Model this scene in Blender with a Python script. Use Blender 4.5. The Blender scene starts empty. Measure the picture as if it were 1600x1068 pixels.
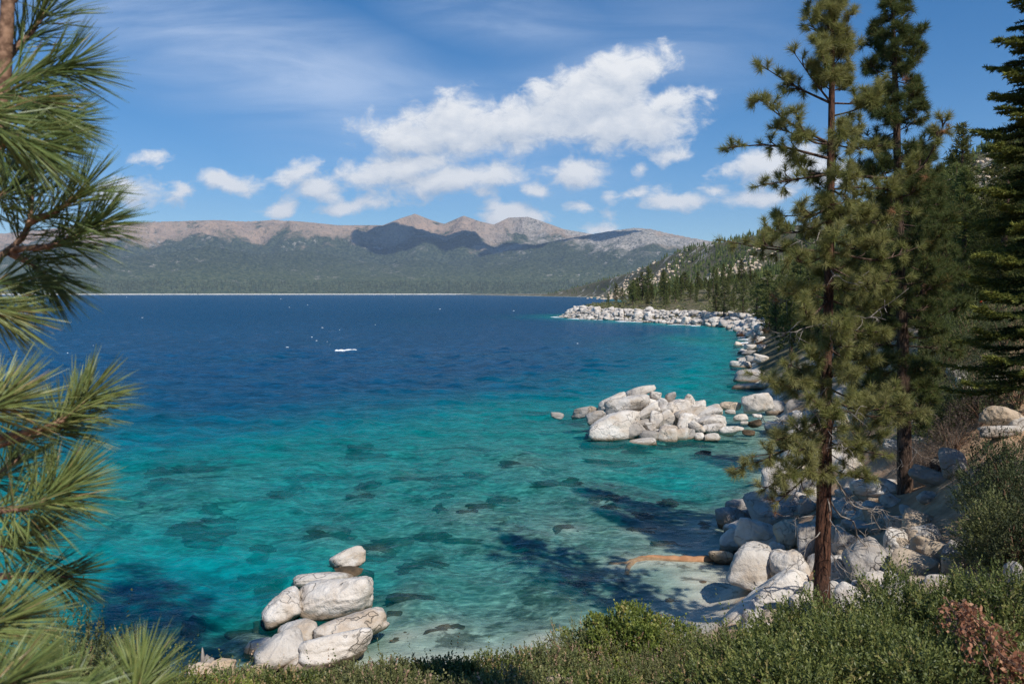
import bpy, math, random
import numpy as np
from mathutils import Vector, Euler

SC = bpy.context.scene
COL = SC.collection
R = math.radians

# ------------------------------------------------------------------ camera
CAM_Z, LENS, PITCH = 10.0, 28.0, R(3.47)
cam_data = bpy.data.cameras.new("camera")
cam_data.lens = LENS
cam_data.sensor_width = 36.0
cam_data.sensor_fit = 'HORIZONTAL'
cam_data.clip_start = 0.05
cam_data.clip_end = 60000.0
cam_data.dof.use_dof = True
cam_data.dof.focus_distance = 26.0
cam_data.dof.aperture_fstop = 6.3
cam = bpy.data.objects.new("camera", cam_data)
cam.location = (0, 0, CAM_Z)
cam.rotation_euler = (R(90) - PITCH, 0, 0)
COL.objects.link(cam)
SC.camera = cam

# ------------------------------------------------------------------ light and sky
SUN_AZ, SUN_EL = R(149), R(49)          # clockwise from +Y
SUN_POWER, SKY_POWER = 4.2, 0.095
sun_data = bpy.data.lights.new("sun", 'SUN')
sun_data.energy = SUN_POWER
sun_data.angle = R(0.53)
sun_data.color = (1.0, 0.955, 0.89)
sun = bpy.data.objects.new("sun", sun_data)
sdir = Vector((math.sin(SUN_AZ) * math.cos(SUN_EL), math.cos(SUN_AZ) * math.cos(SUN_EL), math.sin(SUN_EL)))
sun.rotation_euler = (-sdir).to_track_quat('-Z', 'Y').to_euler()
COL.objects.link(sun)

SC.view_settings.view_transform = 'Standard'
SC.view_settings.look = 'None'
SC.view_settings.exposure = 0.3
SC.view_settings.gamma = 1.0
SC.view_settings.use_curve_mapping = False
SC.cycles.use_denoising = True
SC.cycles.denoising_prefilter = 'NONE'
SC.cycles.max_bounces = 8
SC.cycles.diffuse_bounces = 3
SC.cycles.glossy_bounces = 2
SC.cycles.transmission_bounces = 4
SC.cycles.transparent_max_bounces = 8
SC.cycles.volume_bounces = 0
SC.cycles.sample_clamp_indirect = 6.0
SC.cycles.caustics_reflective = False
SC.cycles.caustics_refractive = False

FPX = 1600 * LENS / 36.0
cp, sp = math.cos(PITCH), math.sin(PITCH)


def ray(px, py):
    """Direction of a photo pixel, scaled so that its y component is 1."""
    x, z = (px - 800) / FPX, -(py - 534) / FPX
    y2, z2 = cp + z * sp, -sp + z * cp
    return x / y2, z2 / y2


def at(px, py, Y):
    u, v = ray(px, py)
    return np.array([u * Y, Y, CAM_Z + v * Y])


def atz(px, py, z=0.0):
    u, v = ray(px, py)
    Y = (z - CAM_Z) / v
    return np.array([u * Y, Y, z])


# ------------------------------------------------------------------ node helper
class N:
    def __init__(self, tree):
        self.t = tree

    def node(self, kind, **kw):
        n = self.t.nodes.new(kind)
        for k, v in kw.items():
            setattr(n, k, v)
        return n

    def put(self, sock, v):
        if hasattr(v, 'is_linked') or hasattr(v, 'links'):
            self.t.links.new(v, sock)
        elif v is not None:
            if isinstance(v, (tuple, list)) and len(v) == 3 and sock.type == 'RGBA':
                v = (*v, 1)
            sock.default_value = v

    def math(self, op, a, b=None, c=None, clamp=False):
        n = self.node('ShaderNodeMath', operation=op, use_clamp=clamp)
        self.put(n.inputs[0], a)
        if b is not None:
            self.put(n.inputs[1], b)
        if c is not None:
            self.put(n.inputs[2], c)
        return n.outputs[0]

    def vmath(self, op, a, b=None):
        n = self.node('ShaderNodeVectorMath', operation=op)
        self.put(n.inputs[0], a)
        if b is not None:
            self.put(n.inputs[1], b)
        return n.outputs['Value'] if op in ('LENGTH', 'DOT_PRODUCT') else n.outputs[0]

    def mix(self, f, a, b):
        n = self.node('ShaderNodeMix', data_type='RGBA')
        self.put(n.inputs[0], f)
        self.put(n.inputs[6], a)
        self.put(n.inputs[7], b)
        return n.outputs[2]

    def step(self, v, lo, hi, a=0.0, b=1.0, smooth=True):
        n = self.node('ShaderNodeMapRange')
        n.interpolation_type = 'SMOOTHSTEP' if smooth else 'LINEAR'
        self.put(n.inputs[0], v)
        for i, x in zip((1, 2, 3, 4), (lo, hi, a, b)):
            self.put(n.inputs[i], x)
        return n.outputs[0]

    def noise(self, vec, scale, detail=4.0, rough=0.55, dist=0.0):
        n = self.node('ShaderNodeTexNoise')
        self.put(n.inputs['Vector'], vec)
        n.inputs['Scale'].default_value = scale
        n.inputs['Detail'].default_value = detail
        n.inputs['Roughness'].default_value = rough
        n.inputs['Distortion'].default_value = dist
        return n.outputs[0]

    def mapping(self, vec, loc=(0, 0, 0), rot=(0, 0, 0), scale=(1, 1, 1), kind='POINT'):
        n = self.node('ShaderNodeMapping', vector_type=kind)
        self.put(n.inputs[0], vec)
        n.inputs['Location'].default_value = loc
        n.inputs['Rotation'].default_value = rot
        n.inputs['Scale'].default_value = scale
        return n.outputs[0]

    def ramp(self, f, stops):
        n = self.node('ShaderNodeValToRGB')
        self.put(n.inputs[0], f)
        e = n.color_ramp.elements
        while len(e) < len(stops):
            e.new(0.5)
        for k, (p, c) in zip(e, stops):
            k.position = p
            k.color = (*c, 1)
        return n.outputs[0]

    def sep(self, v):
        n = self.node('ShaderNodeSeparateXYZ')
        self.put(n.inputs[0], v)
        return n.outputs

    def comb(self, x, y, z):
        n = self.node('ShaderNodeCombineXYZ')
        for s, v in zip(n.inputs, (x, y, z)):
            self.put(s, v)
        return n.outputs[0]


# ------------------------------------------------------------------ world: sky with clouds
world = bpy.data.worlds.new("World")
SC.world = world
world.use_nodes = True
wt = world.node_tree
wt.nodes.clear()

# every cloud: centre and half size in the photo's pixels, tilt in degrees, weight
CLOUDS = [
    (700, 205, 150, 45, 0, 1.0), (640, 205, 85, 36, -8, 1.0), (800, 200, 130, 46, -8, 1.0), (705, 180, 55, 42, -25, 1.0),
    (905, 165, 130, 62, -24, 1.1), (965, 128, 92, 50, -25, 1.15), (930, 195, 160, 44, -2, 1.0), (1010, 195, 90, 38, 4, 1.0),
    (1060, 165, 70, 24, -20, 0.75), (640, 258, 100, 30, -6, 1.0), (700, 282, 120, 32, -8, 1.0),
    (760, 280, 70, 24, -6, 0.9), (590, 275, 70, 24, 0, 0.8),
    (505, 295, 62, 24, 4, 0.95), (465, 270, 55, 22, -4, 0.72), (545, 328, 55, 15, -4, 0.9), (590, 315, 40, 18, -20, 0.75),
    (428, 322, 40, 16, 0, 0.9), (350, 285, 50, 22, -6, 1.0), (275, 302, 46, 20, 4, 0.75), (245, 245, 48, 13, -3, 0.6), (197, 300, 46, 26, 0, 0.95),
    (805, 335, 50, 26, -4, 1.15), (895, 268, 58, 21, 0, 1.0), (835, 290, 26, 13, 0, 0.7), (765, 308, 26, 12, 0, 0.55), (1048, 237, 44, 16, -8, 0.85),
    (950, 297, 26, 14, 0, 0.62), (993, 268, 17, 14, 0, 0.5), (893, 313, 24, 12, 0, 0.6), (925, 348, 42, 14, -3, 0.85), (1050, 315, 66, 17, -4, 0.9), (1000, 297, 40, 10, -12, 0.5),
    (1100, 295, 30, 8, 0, 0.65), (945, 323, 18, 10, 0, 0.45), (1215, 262, 92, 34, -8, 1.05), (1190, 305, 70, 17, -3, 0.9), (1290, 275, 70, 26, 0, 0.9), (1125, 155, 26, 14, -30, 0.5),
]

W = N(wt)
tc = W.node('ShaderNodeTexCoord')
dx, dy, dz = W.sep(tc.outputs['Generated'])[:3]
ysafe = W.math('MAXIMUM', dy, 0.05)
uv = W.comb(W.math('DIVIDE', dx, ysafe), W.math('DIVIDE', dz, ysafe), 0.0)
sky = W.node('ShaderNodeTexSky')
sky.sky_type = 'NISHITA'
sky.sun_disc = False
sky.sun_elevation = SUN_EL
sky.sun_rotation = SUN_AZ
sky.altitude = 1900
sky.air_density = 1.0
sky.dust_density = 0.35
sky.ozone_density = 2.5
skyc = W.node('ShaderNodeHueSaturation')
skyc.inputs['Saturation'].default_value = 1.4
skyc.inputs['Value'].default_value = 1.0
wt.links.new(sky.outputs[0], skyc.inputs['Color'])


# thin high streaks
hv = W.mapping(uv, rot=(0, 0, R(17)), scale=(1, 4.5, 1))
hz = W.noise(hv, 3.2, 7, 0.6, 0.6)
cir = None
for (cx, cy, rx, ry, tilt, wgt) in [(400, 90, 520, 120, 16, 0.75), (640, 190, 420, 130, 10, 0.5), (820, 40, 260, 70, 10, 0.5), (1000, 90, 330, 120, -10, 0.38), (280, 120, 260, 70, 12, 0.4)]:
    u, v = ray(cx, cy)
    b = W.math('MULTIPLY_ADD', W.vmath('LENGTH', W.mapping(uv, (u, v, 0), (0, 0, R(-tilt)), (rx / FPX, ry / FPX, 1), 'TEXTURE')), -wgt, wgt, clamp=True)
    cir = b if cir is None else W.math('MAXIMUM', cir, b)
cir = W.math('MULTIPLY', cir, W.step(hz, 0.32, 0.70, 0.25, 1.0))
base = W.mix(cir, skyc.outputs[0], (0.60 / SKY_POWER, 0.69 / SKY_POWER, 0.85 / SKY_POWER))
fin = base
bg = W.node('ShaderNodeBackground')
bg.inputs[1].default_value = SKY_POWER
wt.links.new(fin, bg.inputs[0])
wo = W.node('ShaderNodeOutputWorld')
wt.links.new(bg.outputs[0], wo.inputs[0])


# ------------------------------------------------------------------ mesh helpers
class MB:
    """Collects triangles and quads and links them as one mesh object."""
    def __init__(self):
        self.V, self.T, self.Q, self.A, self.n = [], [], [], [], 0

    def add(self, V, F, a=0.5):
        V, F = np.asarray(V, float).reshape(-1, 3), np.asarray(F, int)
        (self.T if F.shape[1] == 3 else self.Q).append(F + self.n)
        self.V.append(V)
        self.A.append(np.broadcast_to(np.asarray(a, float), (len(V),)))
        self.n += len(V)

    def build(self, name, mat, parent=None, smooth=True, attrs=None):
        V = np.concatenate(self.V)
        T = np.concatenate(self.T) if self.T else np.zeros((0, 3), int)
        Q = np.concatenate(self.Q) if self.Q else np.zeros((0, 4), int)
        me = bpy.data.meshes.new(name)
        me.vertices.add(len(V))
        me.vertices.foreach_set("co", V.ravel())
        loops = np.concatenate([T.ravel(), Q.ravel()]).astype(np.int32)
        me.loops.add(len(loops))
        me.loops.foreach_set("vertex_index", loops)
        me.polygons.add(len(T) + len(Q))
        st = np.concatenate([np.arange(len(T)) * 3, len(T) * 3 + np.arange(len(Q)) * 4]).astype(np.int32)
        me.polygons.foreach_set("loop_start", st)
        me.update(calc_edges=True)
        me.polygons.foreach_set("use_smooth", np.full(len(st), bool(smooth)))
        at_ = me.attributes.new("v", 'FLOAT', 'POINT')
        at_.data.foreach_set("value", np.concatenate(self.A).astype(np.float32))
        for k, arr in (attrs or {}).items():
            x = me.attributes.new(k, 'FLOAT', 'POINT')
            x.data.foreach_set("value", np.asarray(arr, np.float32))
        me.materials.append(mat)
        o = bpy.data.objects.new(name, me)
        COL.objects.link(o)
        if parent is not None:
            o.parent = parent
        return o


def tag(o, label, cat, group=None):
    o['label'], o['category'] = label, cat
    if group:
        o['group'] = group
    return o


def struct(o, kind='structure'):
    o['kind'] = kind
    return o


def thing(name, label, cat, loc, group=None):
    o = bpy.data.objects.new(name, None)
    o.empty_display_size = 0.2
    o.location = tuple(loc)
    COL.objects.link(o)
    return tag(o, label, cat, group)


def copy_thing(src, loc, rz, scale, label=None, group=None):
    r = src.copy()
    COL.objects.link(r)
    r.location, r.rotation_euler, r.scale = tuple(loc), (0, 0, rz), (scale if isinstance(scale, tuple) else (scale,) * 3)
    if label:
        r['label'] = label
    if group:
        r['group'] = group
    for ch in list(src.children):
        c = ch.copy()
        COL.objects.link(c)
        c.parent = r
    return r


def unit(v):
    v = np.asarray(v, float)
    return v / np.maximum(np.linalg.norm(v, axis=-1, keepdims=True), 1e-9)


def bezier(P, n):
    """Catmull-Rom through the points P, n samples."""
    P = np.asarray(P, float)
    Q = np.vstack([2 * P[0] - P[1], P, 2 * P[-1] - P[-2]])
    t = np.linspace(0, len(P) - 1 - 1e-6, n)
    i = t.astype(int)
    f = (t - i)[:, None]
    a, b, c, d = Q[i], Q[i + 1], Q[i + 2], Q[i + 3]
    return 0.5 * (2 * b + (c - a) * f + (2 * a - 5 * b + 4 * c - d) * f ** 2 + (3 * b - a - 3 * c + d) * f ** 3)


def tube(mb, P, rad, sides=6, a=0.5, rough=0.0, rng=None):
    P = np.asarray(P, float)
    n = len(P)
    rad = np.broadcast_to(np.asarray(rad, float), (n,))
    T = unit(np.gradient(P, axis=0))
    ref = np.array([0, 0, 1.0]) if abs(T[:, 2]).mean() < 0.8 else np.array([1.0, 0, 0])
    U = unit(np.cross(T, ref))
    Wv = np.cross(T, U)
    ang = np.arange(sides) * 2 * np.pi / sides
    rr = rad[:, None] * (1 + (rng.normal(0, rough, (n, sides)) if rough else 0))
    V = P[:, None] + rr[..., None] * (U[:, None] * np.cos(ang)[None, :, None] + Wv[:, None] * np.sin(ang)[None, :, None])
    V = V.reshape(-1, 3)
    i, j = np.meshgrid(np.arange(n - 1), np.arange(sides), indexing='ij')
    j2 = (j + 1) % sides
    F = np.stack([i * sides + j, i * sides + j2, (i + 1) * sides + j2, (i + 1) * sides + j], -1).reshape(-1, 4)
    mb.add(V, F, a)
    mb.add(P[[-1]] + T[[-1]] * rad[-1], np.zeros((0, 3), int))
    tip = mb.n - 1
    k = np.arange(sides)
    base = tip - sides
    mb.T.append(np.stack([base + k, base + (k + 1) % sides, np.full(sides, tip)], -1))


def blades(mb, B, D, L, Wd, rng, a):
    """Thin one-triangle needles from points B along directions D."""
    B, D = np.asarray(B), unit(D)
    n = len(B)
    S = unit(np.cross(D, rng.normal(size=(n, 3))))
    L, Wd = np.broadcast_to(L, (n,))[:, None], np.broadcast_to(Wd, (n,))[:, None]
    V = np.stack([B - S * Wd / 2, B + S * Wd / 2, B + D * L], 1).reshape(-1, 3)
    mb.add(V, np.arange(3 * n).reshape(-1, 3), np.repeat(np.broadcast_to(a, (n,)), 3))


def around(axis, ang, rng):
    """Unit vectors at angles ang from the unit axes."""
    axis = np.broadcast_to(axis, (len(ang), 3))
    S = unit(np.cross(axis, rng.normal(size=axis.shape)))
    return axis * np.cos(ang)[:, None] + S * np.sin(ang)[:, None]


_tab = np.random.default_rng(7).random((256, 256))


def vnoise(x, y, s=0):
    xi, yi = np.floor(x).astype(int), np.floor(y).astype(int)
    fx, fy = x - xi, y - yi
    fx, fy = fx * fx * (3 - 2 * fx), fy * fy * (3 - 2 * fy)
    h = lambda a, b: _tab[(a + s * 37) & 255, (b + s * 91) & 255]
    return (h(xi, yi) * (1 - fx) + h(xi + 1, yi) * fx) * (1 - fy) + (h(xi, yi + 1) * (1 - fx) + h(xi + 1, yi + 1) * fx) * fy


def fbm(x, y, o=5, s=0, g=0.5):
    r, a, t = 0, 1.0, 0
    for k in range(o):
        r = r + a * vnoise(x * 2 ** k + 17 * k, y * 2 ** k - 9 * k, s + k)
        t += a
        a *= g
    return r / t


def ridged(x, y, o=5, s=0):
    r, a, t = 0, 1.0, 0
    for k in range(o):
        r = r + a * (1 - np.abs(2 * vnoise(x * 2 ** k + 5 * k, y * 2 ** k + 11 * k, s + k) - 1))
        t += a
        a *= 0.5
    return r / t


def sstep(x, a, b):
    t = np.clip((x - a) / (b - a), 0, 1)
    return t * t * (3 - 2 * t)


# ------------------------------------------------------------------ materials
def material(name, build, rough=0.8, spec=0.3):
    m = bpy.data.materials.new(name)
    m.use_nodes = True
    t = m.node_tree
    t.nodes.clear()
    n = N(t)
    p = n.node('ShaderNodeBsdfPrincipled')
    p.inputs['Roughness'].default_value = rough
    p.inputs['Specular IOR Level'].default_value = spec
    out = n.node('ShaderNodeOutputMaterial')
    t.links.new(p.outputs[0], out.inputs[0])
    geo = n.node('ShaderNodeNewGeometry')
    res = build(n, geo.outputs['Position'], geo)
    col, bump = res if isinstance(res, tuple) else (res, None)
    n.put(p.inputs['Base Color'], col)
    if bump is not None:
        b = n.node('ShaderNodeBump')
        b.inputs['Strength'].default_value = bump[1]
        b.inputs['Distance'].default_value = bump[2]
        n.put(b.inputs['Height'], bump[0])
        t.links.new(b.outputs[0], p.inputs['Normal'])
    return m


def attr(n, name):
    a = n.node('ShaderNodeAttribute')
    a.attribute_name = name
    return a.outputs['Fac']


def leaf_material(name, stops, trans=0.35, rough=0.55, objvar=0.25, spec=0.3):
    """Leaf colour from the per-leaf value v, with some light passing through the blade."""
    m = bpy.data.materials.new(name)
    m.use_nodes = True
    t = m.node_tree
    t.nodes.clear()
    n = N(t)
    col = n.ramp(attr(n, "v"), stops)
    if objvar:
        info = n.node('ShaderNodeObjectInfo')
        hs = n.node('ShaderNodeHueSaturation')
        n.put(hs.inputs['Hue'], n.step(info.outputs['Random'], 0, 1, 0.5 - 0.03 * objvar * 2, 0.5 + 0.02 * objvar * 2, False))
        n.put(hs.inputs['Value'], n.step(info.outputs['Random'], 0, 1, 1 - objvar, 1 + objvar, False))
        n.put(hs.inputs['Color'], col)
        col = hs.outputs[0]
    p = n.node('ShaderNodeBsdfPrincipled')
    p.inputs['Roughness'].default_value = rough
    p.inputs['Specular IOR Level'].default_value = spec
    n.put(p.inputs['Base Color'], col)
    tr = n.node('ShaderNodeBsdfTranslucent')
    n.put(tr.inputs[0], col)
    mx = n.node('ShaderNodeMixShader')
    mx.inputs[0].default_value = trans
    t.links.new(p.outputs[0], mx.inputs[1])
    t.links.new(tr.outputs[0], mx.inputs[2])
    out = n.node('ShaderNodeOutputMaterial')
    t.links.new(mx.outputs[0], out.inputs[0])
    return m


def granite(n, P, geo, tone=(1, 1, 1), wet=True):
    info = n.node('ShaderNodeObjectInfo')
    off = n.math('MULTIPLY', info.outputs['Random'], 40.0)
    tco = n.node('ShaderNodeTexCoord')
    V = n.vmath('ADD', tco.outputs['Object'], n.comb(off, off, off))
    big = n.noise(V, 0.9, 5, 0.6, 0.4)
    mid = n.noise(V, 4.5, 6, 0.65)
    fine = n.noise(V, 60, 3, 0.7)
    c = n.mix(n.step(big, 0.38, 0.62), (0.70 * tone[0], 0.65 * tone[1], 0.585 * tone[2]), (0.60 * tone[0], 0.53 * tone[1], 0.45 * tone[2]))
    c = n.mix(n.step(mid, 0.55, 0.75, 0, 0.4), c, (0.42 * tone[0], 0.40 * tone[1], 0.375 * tone[2]))
    # iron stain and dark lichen patches
    c = n.mix(n.step(n.noise(n.vmath('ADD', V, (9, 3, 1)), 0.7, 5, 0.6, 0.8), 0.52, 0.68, 0, 0.55), c, (0.44, 0.31, 0.19))
    c = n.mix(n.step(n.noise(n.mapping(V, (4, 7, 2), scale=(1, 1, 0.45)), 1.7, 7, 0.74, 0.5), 0.55, 0.66, 0, 0.5), c, (0.22, 0.205, 0.19))
    c = n.mix(n.step(fine, 0.54, 0.74, 0, 0.42), c, (0.24, 0.22, 0.2))
    # thin crack lines
    vo = n.node('ShaderNodeTexVoronoi', feature='DISTANCE_TO_EDGE')
    wob = n.node('ShaderNodeTexNoise')
    wob.inputs['Scale'].default_value = 2.0
    n.t.links.new(V, wob.inputs['Vector'])
    n.put(vo.inputs['Vector'], n.vmath('ADD', n.mapping(V, scale=(0.5, 0.8, 1.0)), wob.outputs['Color']))
    vo.inputs['Scale'].default_value = 0.55
    crack = n.step(vo.outputs['Distance'], 0.0, 0.016, 1, 0)
    c = n.mix(n.math('MULTIPLY', n.math('MULTIPLY', crack, n.step(big, 0.42, 0.56)), 0.7), c, (0.14, 0.12, 0.1))
    hue = n.node('ShaderNodeHueSaturation')
    n.put(hue.inputs['Value'], n.step(info.outputs['Random'], 0, 1, 0.86, 1.1, False))
    n.put(hue.inputs['Color'], c)
    c = hue.outputs[0]
    if wet:
        z = n.sep(P)[2]
        edge = n.math('ADD', z, n.math('MULTIPLY', n.math('SUBTRACT', mid, 0.5), 0.35))
        c = n.mix(n.step(edge, 0.26, 0.42, 0.8, 0), c, (0.26, 0.18, 0.11))
        c = n.mix(n.step(edge, 0.08, 0.2, 0.85, 0), c, (0.06, 0.045, 0.03))
    h = n.math('ADD', n.math('MULTIPLY', mid, 0.7), n.math('MULTIPLY', fine, 0.12))
    h = n.math('SUBTRACT', h, n.math('MULTIPLY', crack, 0.3))
    return c, (h, 1.0, 0.14)


M = {}
M['granite'] = material("granite", lambda n, P, g_: granite(n, P, g_), 0.85, 0.25)
M['granite_tan'] = material("tan_granite", lambda n, P, g_: granite(n, P, g_, (0.86, 0.75, 0.62)), 0.88, 0.2)
M['granite_grey_shaded'] = material("grey_shaded_granite", lambda n, P, g_: granite(n, P, g_, (0.62, 0.62, 0.63)), 0.85, 0.25)  # darker copy of granite: grey rock, and shade painted on shaded boulders


def mossy(n, P, g_):
    tco = n.node('ShaderNodeTexCoord').outputs['Object']
    a = n.noise(tco, 1.3, 6, 0.65)
    return n.mix(n.step(a, 0.35, 0.65), (0.06, 0.045, 0.03), (0.17, 0.115, 0.07)), (a, 0.6, 0.2)


M['submerged'] = material("algae_coated_rock", mossy, 0.9, 0.2)


def bark_red(n, P, g_):
    a = n.noise(n.mapping(P, scale=(1, 1, 0.22)), 16, 6, 0.7, 0.4)
    b = n.noise(P, 2.0, 3)
    c = n.mix(n.step(a, 0.38, 0.62), (0.022, 0.014, 0.011), (0.17, 0.08, 0.05))
    return n.mix(n.step(b, 0.4, 0.7, 0, 0.5), c, (0.11, 0.07, 0.052)), (a, 1.0, 0.06)


def bark_dark(n, P, g_):
    a = n.noise(n.mapping(P, scale=(1, 1, 0.25)), 14, 6, 0.7, 0.4)
    return n.mix(n.step(a, 0.36, 0.66), (0.03, 0.021, 0.016), (0.17, 0.11, 0.08)), (a, 1.0, 0.05)


def deadwood(n, P, g_):
    a = n.noise(n.mapping(P, scale=(1, 1, 1)), 9, 4, 0.6)
    return n.mix(n.step(a, 0.3, 0.7), (0.12, 0.10, 0.085), (0.36, 0.32, 0.28))


def twigbark(n, P, g_):
    a = n.noise(P, 60, 4, 0.6)
    return n.mix(n.step(a, 0.3, 0.7), (0.10, 0.055, 0.035), (0.36, 0.22, 0.14)), (a, 0.8, 0.004)


M['bark_red'] = material("reddish_bark", bark_red, 0.9, 0.1)
M['bark_dark'] = material("dark_bark", bark_dark, 0.9, 0.1)
M['deadwood'] = material("grey_deadwood", deadwood, 0.85, 0.15)
M['twig'] = material("twig_bark", twigbark, 0.8, 0.2)
M['log'] = material("waterlogged_wood", lambda n, P, g_: n.mix(n.step(n.noise(P, 2.5, 4), 0.3, 0.7), (0.32, 0.15, 0.07), (0.50, 0.27, 0.14)), 0.7, 0.2)

M['needle_near'] = leaf_material("long_green_needle", [(0, (0.05, 0.10, 0.035)), (0.35, (0.13, 0.20, 0.055)), (0.75, (0.28, 0.33, 0.10)), (0.93, (0.38, 0.38, 0.14)), (1, (0.46, 0.31, 0.14))], 0.3, 0.42, 0, 0.5)
M['needle_pine'] = leaf_material("pine_needle", [(0, (0.045, 0.068, 0.02)), (0.4, (0.13, 0.15, 0.042)), (0.75, (0.25, 0.26, 0.075)), (0.93, (0.33, 0.31, 0.13)), (1, (0.40, 0.24, 0.10))], 0.35, 0.6, 0, 0.12)
M['needle_dark'] = leaf_material("dark_pine_needle", [(0, (0.03, 0.05, 0.018)), (0.5, (0.085, 0.115, 0.036)), (0.85, (0.17, 0.185, 0.06)), (1, (0.33, 0.18, 0.08))], 0.35, 0.6, 0, 0.12)
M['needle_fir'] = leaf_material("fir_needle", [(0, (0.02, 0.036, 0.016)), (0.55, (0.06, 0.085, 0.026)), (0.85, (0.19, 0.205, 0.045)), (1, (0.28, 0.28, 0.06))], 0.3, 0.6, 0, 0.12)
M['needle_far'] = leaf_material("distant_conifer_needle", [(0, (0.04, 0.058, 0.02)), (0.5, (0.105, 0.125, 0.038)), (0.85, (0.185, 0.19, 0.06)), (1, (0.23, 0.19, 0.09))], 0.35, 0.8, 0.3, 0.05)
M['needle_dead'] = leaf_material("brown_dead_needle", [(0, (0.22, 0.10, 0.045)), (1, (0.45, 0.24, 0.11))], 0.3, 0.6, 0)
M['leaf_green'] = leaf_material("shrub_leaf_green", [(0, (0.045, 0.065, 0.018)), (0.45, (0.125, 0.155, 0.04)), (0.85, (0.28, 0.29, 0.08)), (1, (0.42, 0.3, 0.14))], 0.35, 0.45, 0, 0.4)
M['leaf_yellow'] = leaf_material("shrub_leaf_yellow_green", [(0, (0.08, 0.11, 0.022)), (0.45, (0.19, 0.24, 0.045)), (0.85, (0.36, 0.37, 0.09)), (1, (0.5, 0.3, 0.15))], 0.35, 0.45, 0, 0.4)
M['leaf_olive'] = leaf_material("shrub_leaf_olive", [(0, (0.09, 0.11, 0.04)), (0.5, (0.2, 0.22, 0.08)), (0.85, (0.33, 0.32, 0.13)), (1, (0.56, 0.38, 0.25))], 0.35, 0.5, 0.15)
M['leaf_dark'] = leaf_material("shrub_leaf_dark", [(0, (0.03, 0.045, 0.02)), (0.5, (0.075, 0.095, 0.036)), (0.85, (0.14, 0.15, 0.06)), (1, (0.25, 0.18, 0.1))], 0.3, 0.55, 0.15)
M['leaf_dead'] = leaf_material("dry_red_leaf", [(0, (0.24, 0.10, 0.055)), (0.6, (0.42, 0.19, 0.105)), (1, (0.56, 0.33, 0.2))], 0.3, 0.55, 0)
M['leaf_brush'] = leaf_material("dry_brush_twig", [(0, (0.10, 0.075, 0.06)), (0.6, (0.2, 0.15, 0.12)), (1, (0.3, 0.22, 0.15))], 0.15, 0.7, 0.1)
# ------------------------------------------------------------------ the part of the sky dome that carries the clouds
def sky_dome():
    az = np.arange(-62, 62.01, 0.22) * np.pi / 180
    el = np.arange(-1.5, 52, 0.22) * np.pi / 180
    A, E = np.meshgrid(az, el, indexing='ij')
    RD = 40000.0
    V = np.stack([np.sin(A) * np.cos(E), np.cos(A) * np.cos(E), np.sin(E)], -1) * RD

    def cover(dx, dy):
        u, v = np.tan(A) + dx, np.tan(E) / np.cos(A) + dy
        wx, wy = fbm(u * 16, v * 16, 3, 81) - 0.5, fbm(u * 16, v * 16, 3, 87) - 0.5
        u, v = u + wx * 0.05, v + wy * 0.03
        f = np.full(u.shape, -3.0)
        for (cx, cy, rx, ry, tilt, wgt) in CLOUDS:
            cu, cv = ray(cx, cy)
            a = R(-tilt)
            du, dv = u - cu, v - cv
            p, q = du * math.cos(a) + dv * math.sin(a), -du * math.sin(a) + dv * math.cos(a)
            b = wgt * (1 - np.hypot(p / (rx * 1.06 / FPX), q / (ry * 1.04 / FPX)))
            h = np.clip(0.5 + 0.5 * (f - b) / 0.2, 0, 1)
            f = b * (1 - h) + f * h + 0.2 * h * (1 - h)
        return f
    f0, f1 = cover(0, 0), cover(0.006, 0.018)
    mb = MB()
    mb.add(V, grid_faces(len(az), len(el)))
    m = bpy.data.materials.new("daylit_cloud")
    m.use_nodes = True
    t = m.node_tree
    t.nodes.clear()
    n = N(t)
    P = n.node('ShaderNodeNewGeometry').outputs['Position']
    x, y, z = n.sep(P)[:3]
    uv_ = n.comb(n.math('DIVIDE', x, y), n.math('DIVIDE', z, y), 0.0)

    def dens(off, name):
        v = n.vmath('ADD', uv_, (off[0], off[1], 0))
        fine = n.noise(n.mapping(v, scale=(1, 1.5, 1)), 30, 8, 0.66, 0.35)
        big = n.noise(n.mapping(v, scale=(1, 1.5, 1)), 9, 3, 0.5, 0.3)
        s = n.math('ADD', attr(n, name), n.math('MULTIPLY', n.math('SUBTRACT', fine, 0.5), 1.6))
        return n.math('ADD', s, n.math('MULTIPLY', n.math('SUBTRACT', big, 0.5), 0.5))
    d0, d1 = dens((0, 0), "f0"), dens((0.006, 0.018), "f1")
    alpha = n.step(d0, 0.0, 0.62)
    alpha = n.math('MULTIPLY', n.math('POWER', alpha, 0.8), 0.97)
    lit = n.math('ADD', n.math('MULTIPLY', n.math('SUBTRACT', d0, d1), 0.75), 0.58, clamp=True)
    em = n.node('ShaderNodeEmission')
    n.put(em.inputs[0], n.mix(lit, (0.42, 0.48, 0.57), (0.80, 0.80, 0.80)))
    tr = n.node('ShaderNodeBsdfTransparent')
    mx = n.node('ShaderNodeMixShader')
    n.put(mx.inputs[0], alpha)
    t.links.new(tr.outputs[0], mx.inputs[1])
    t.links.new(em.outputs[0], mx.inputs[2])
    o = n.node('ShaderNodeOutputMaterial')
    t.links.new(mx.outputs[0], o.inputs[0])
    m.cycles.emission_sampling = 'NONE'
    struct(mb.build("sky", m, attrs={"f0": f0.ravel(), "f1": f1.ravel()}))


def grid_faces(n, m, wrap=False):
    i, j = np.meshgrid(np.arange(n - 1), np.arange(m if wrap else m - 1), indexing='ij')
    j2 = (j + 1) % m
    return np.stack([i * m + j, i * m + j2, (i + 1) * m + j2, (i + 1) * m + j], -1).reshape(-1, 4)


sky_dome()

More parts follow.
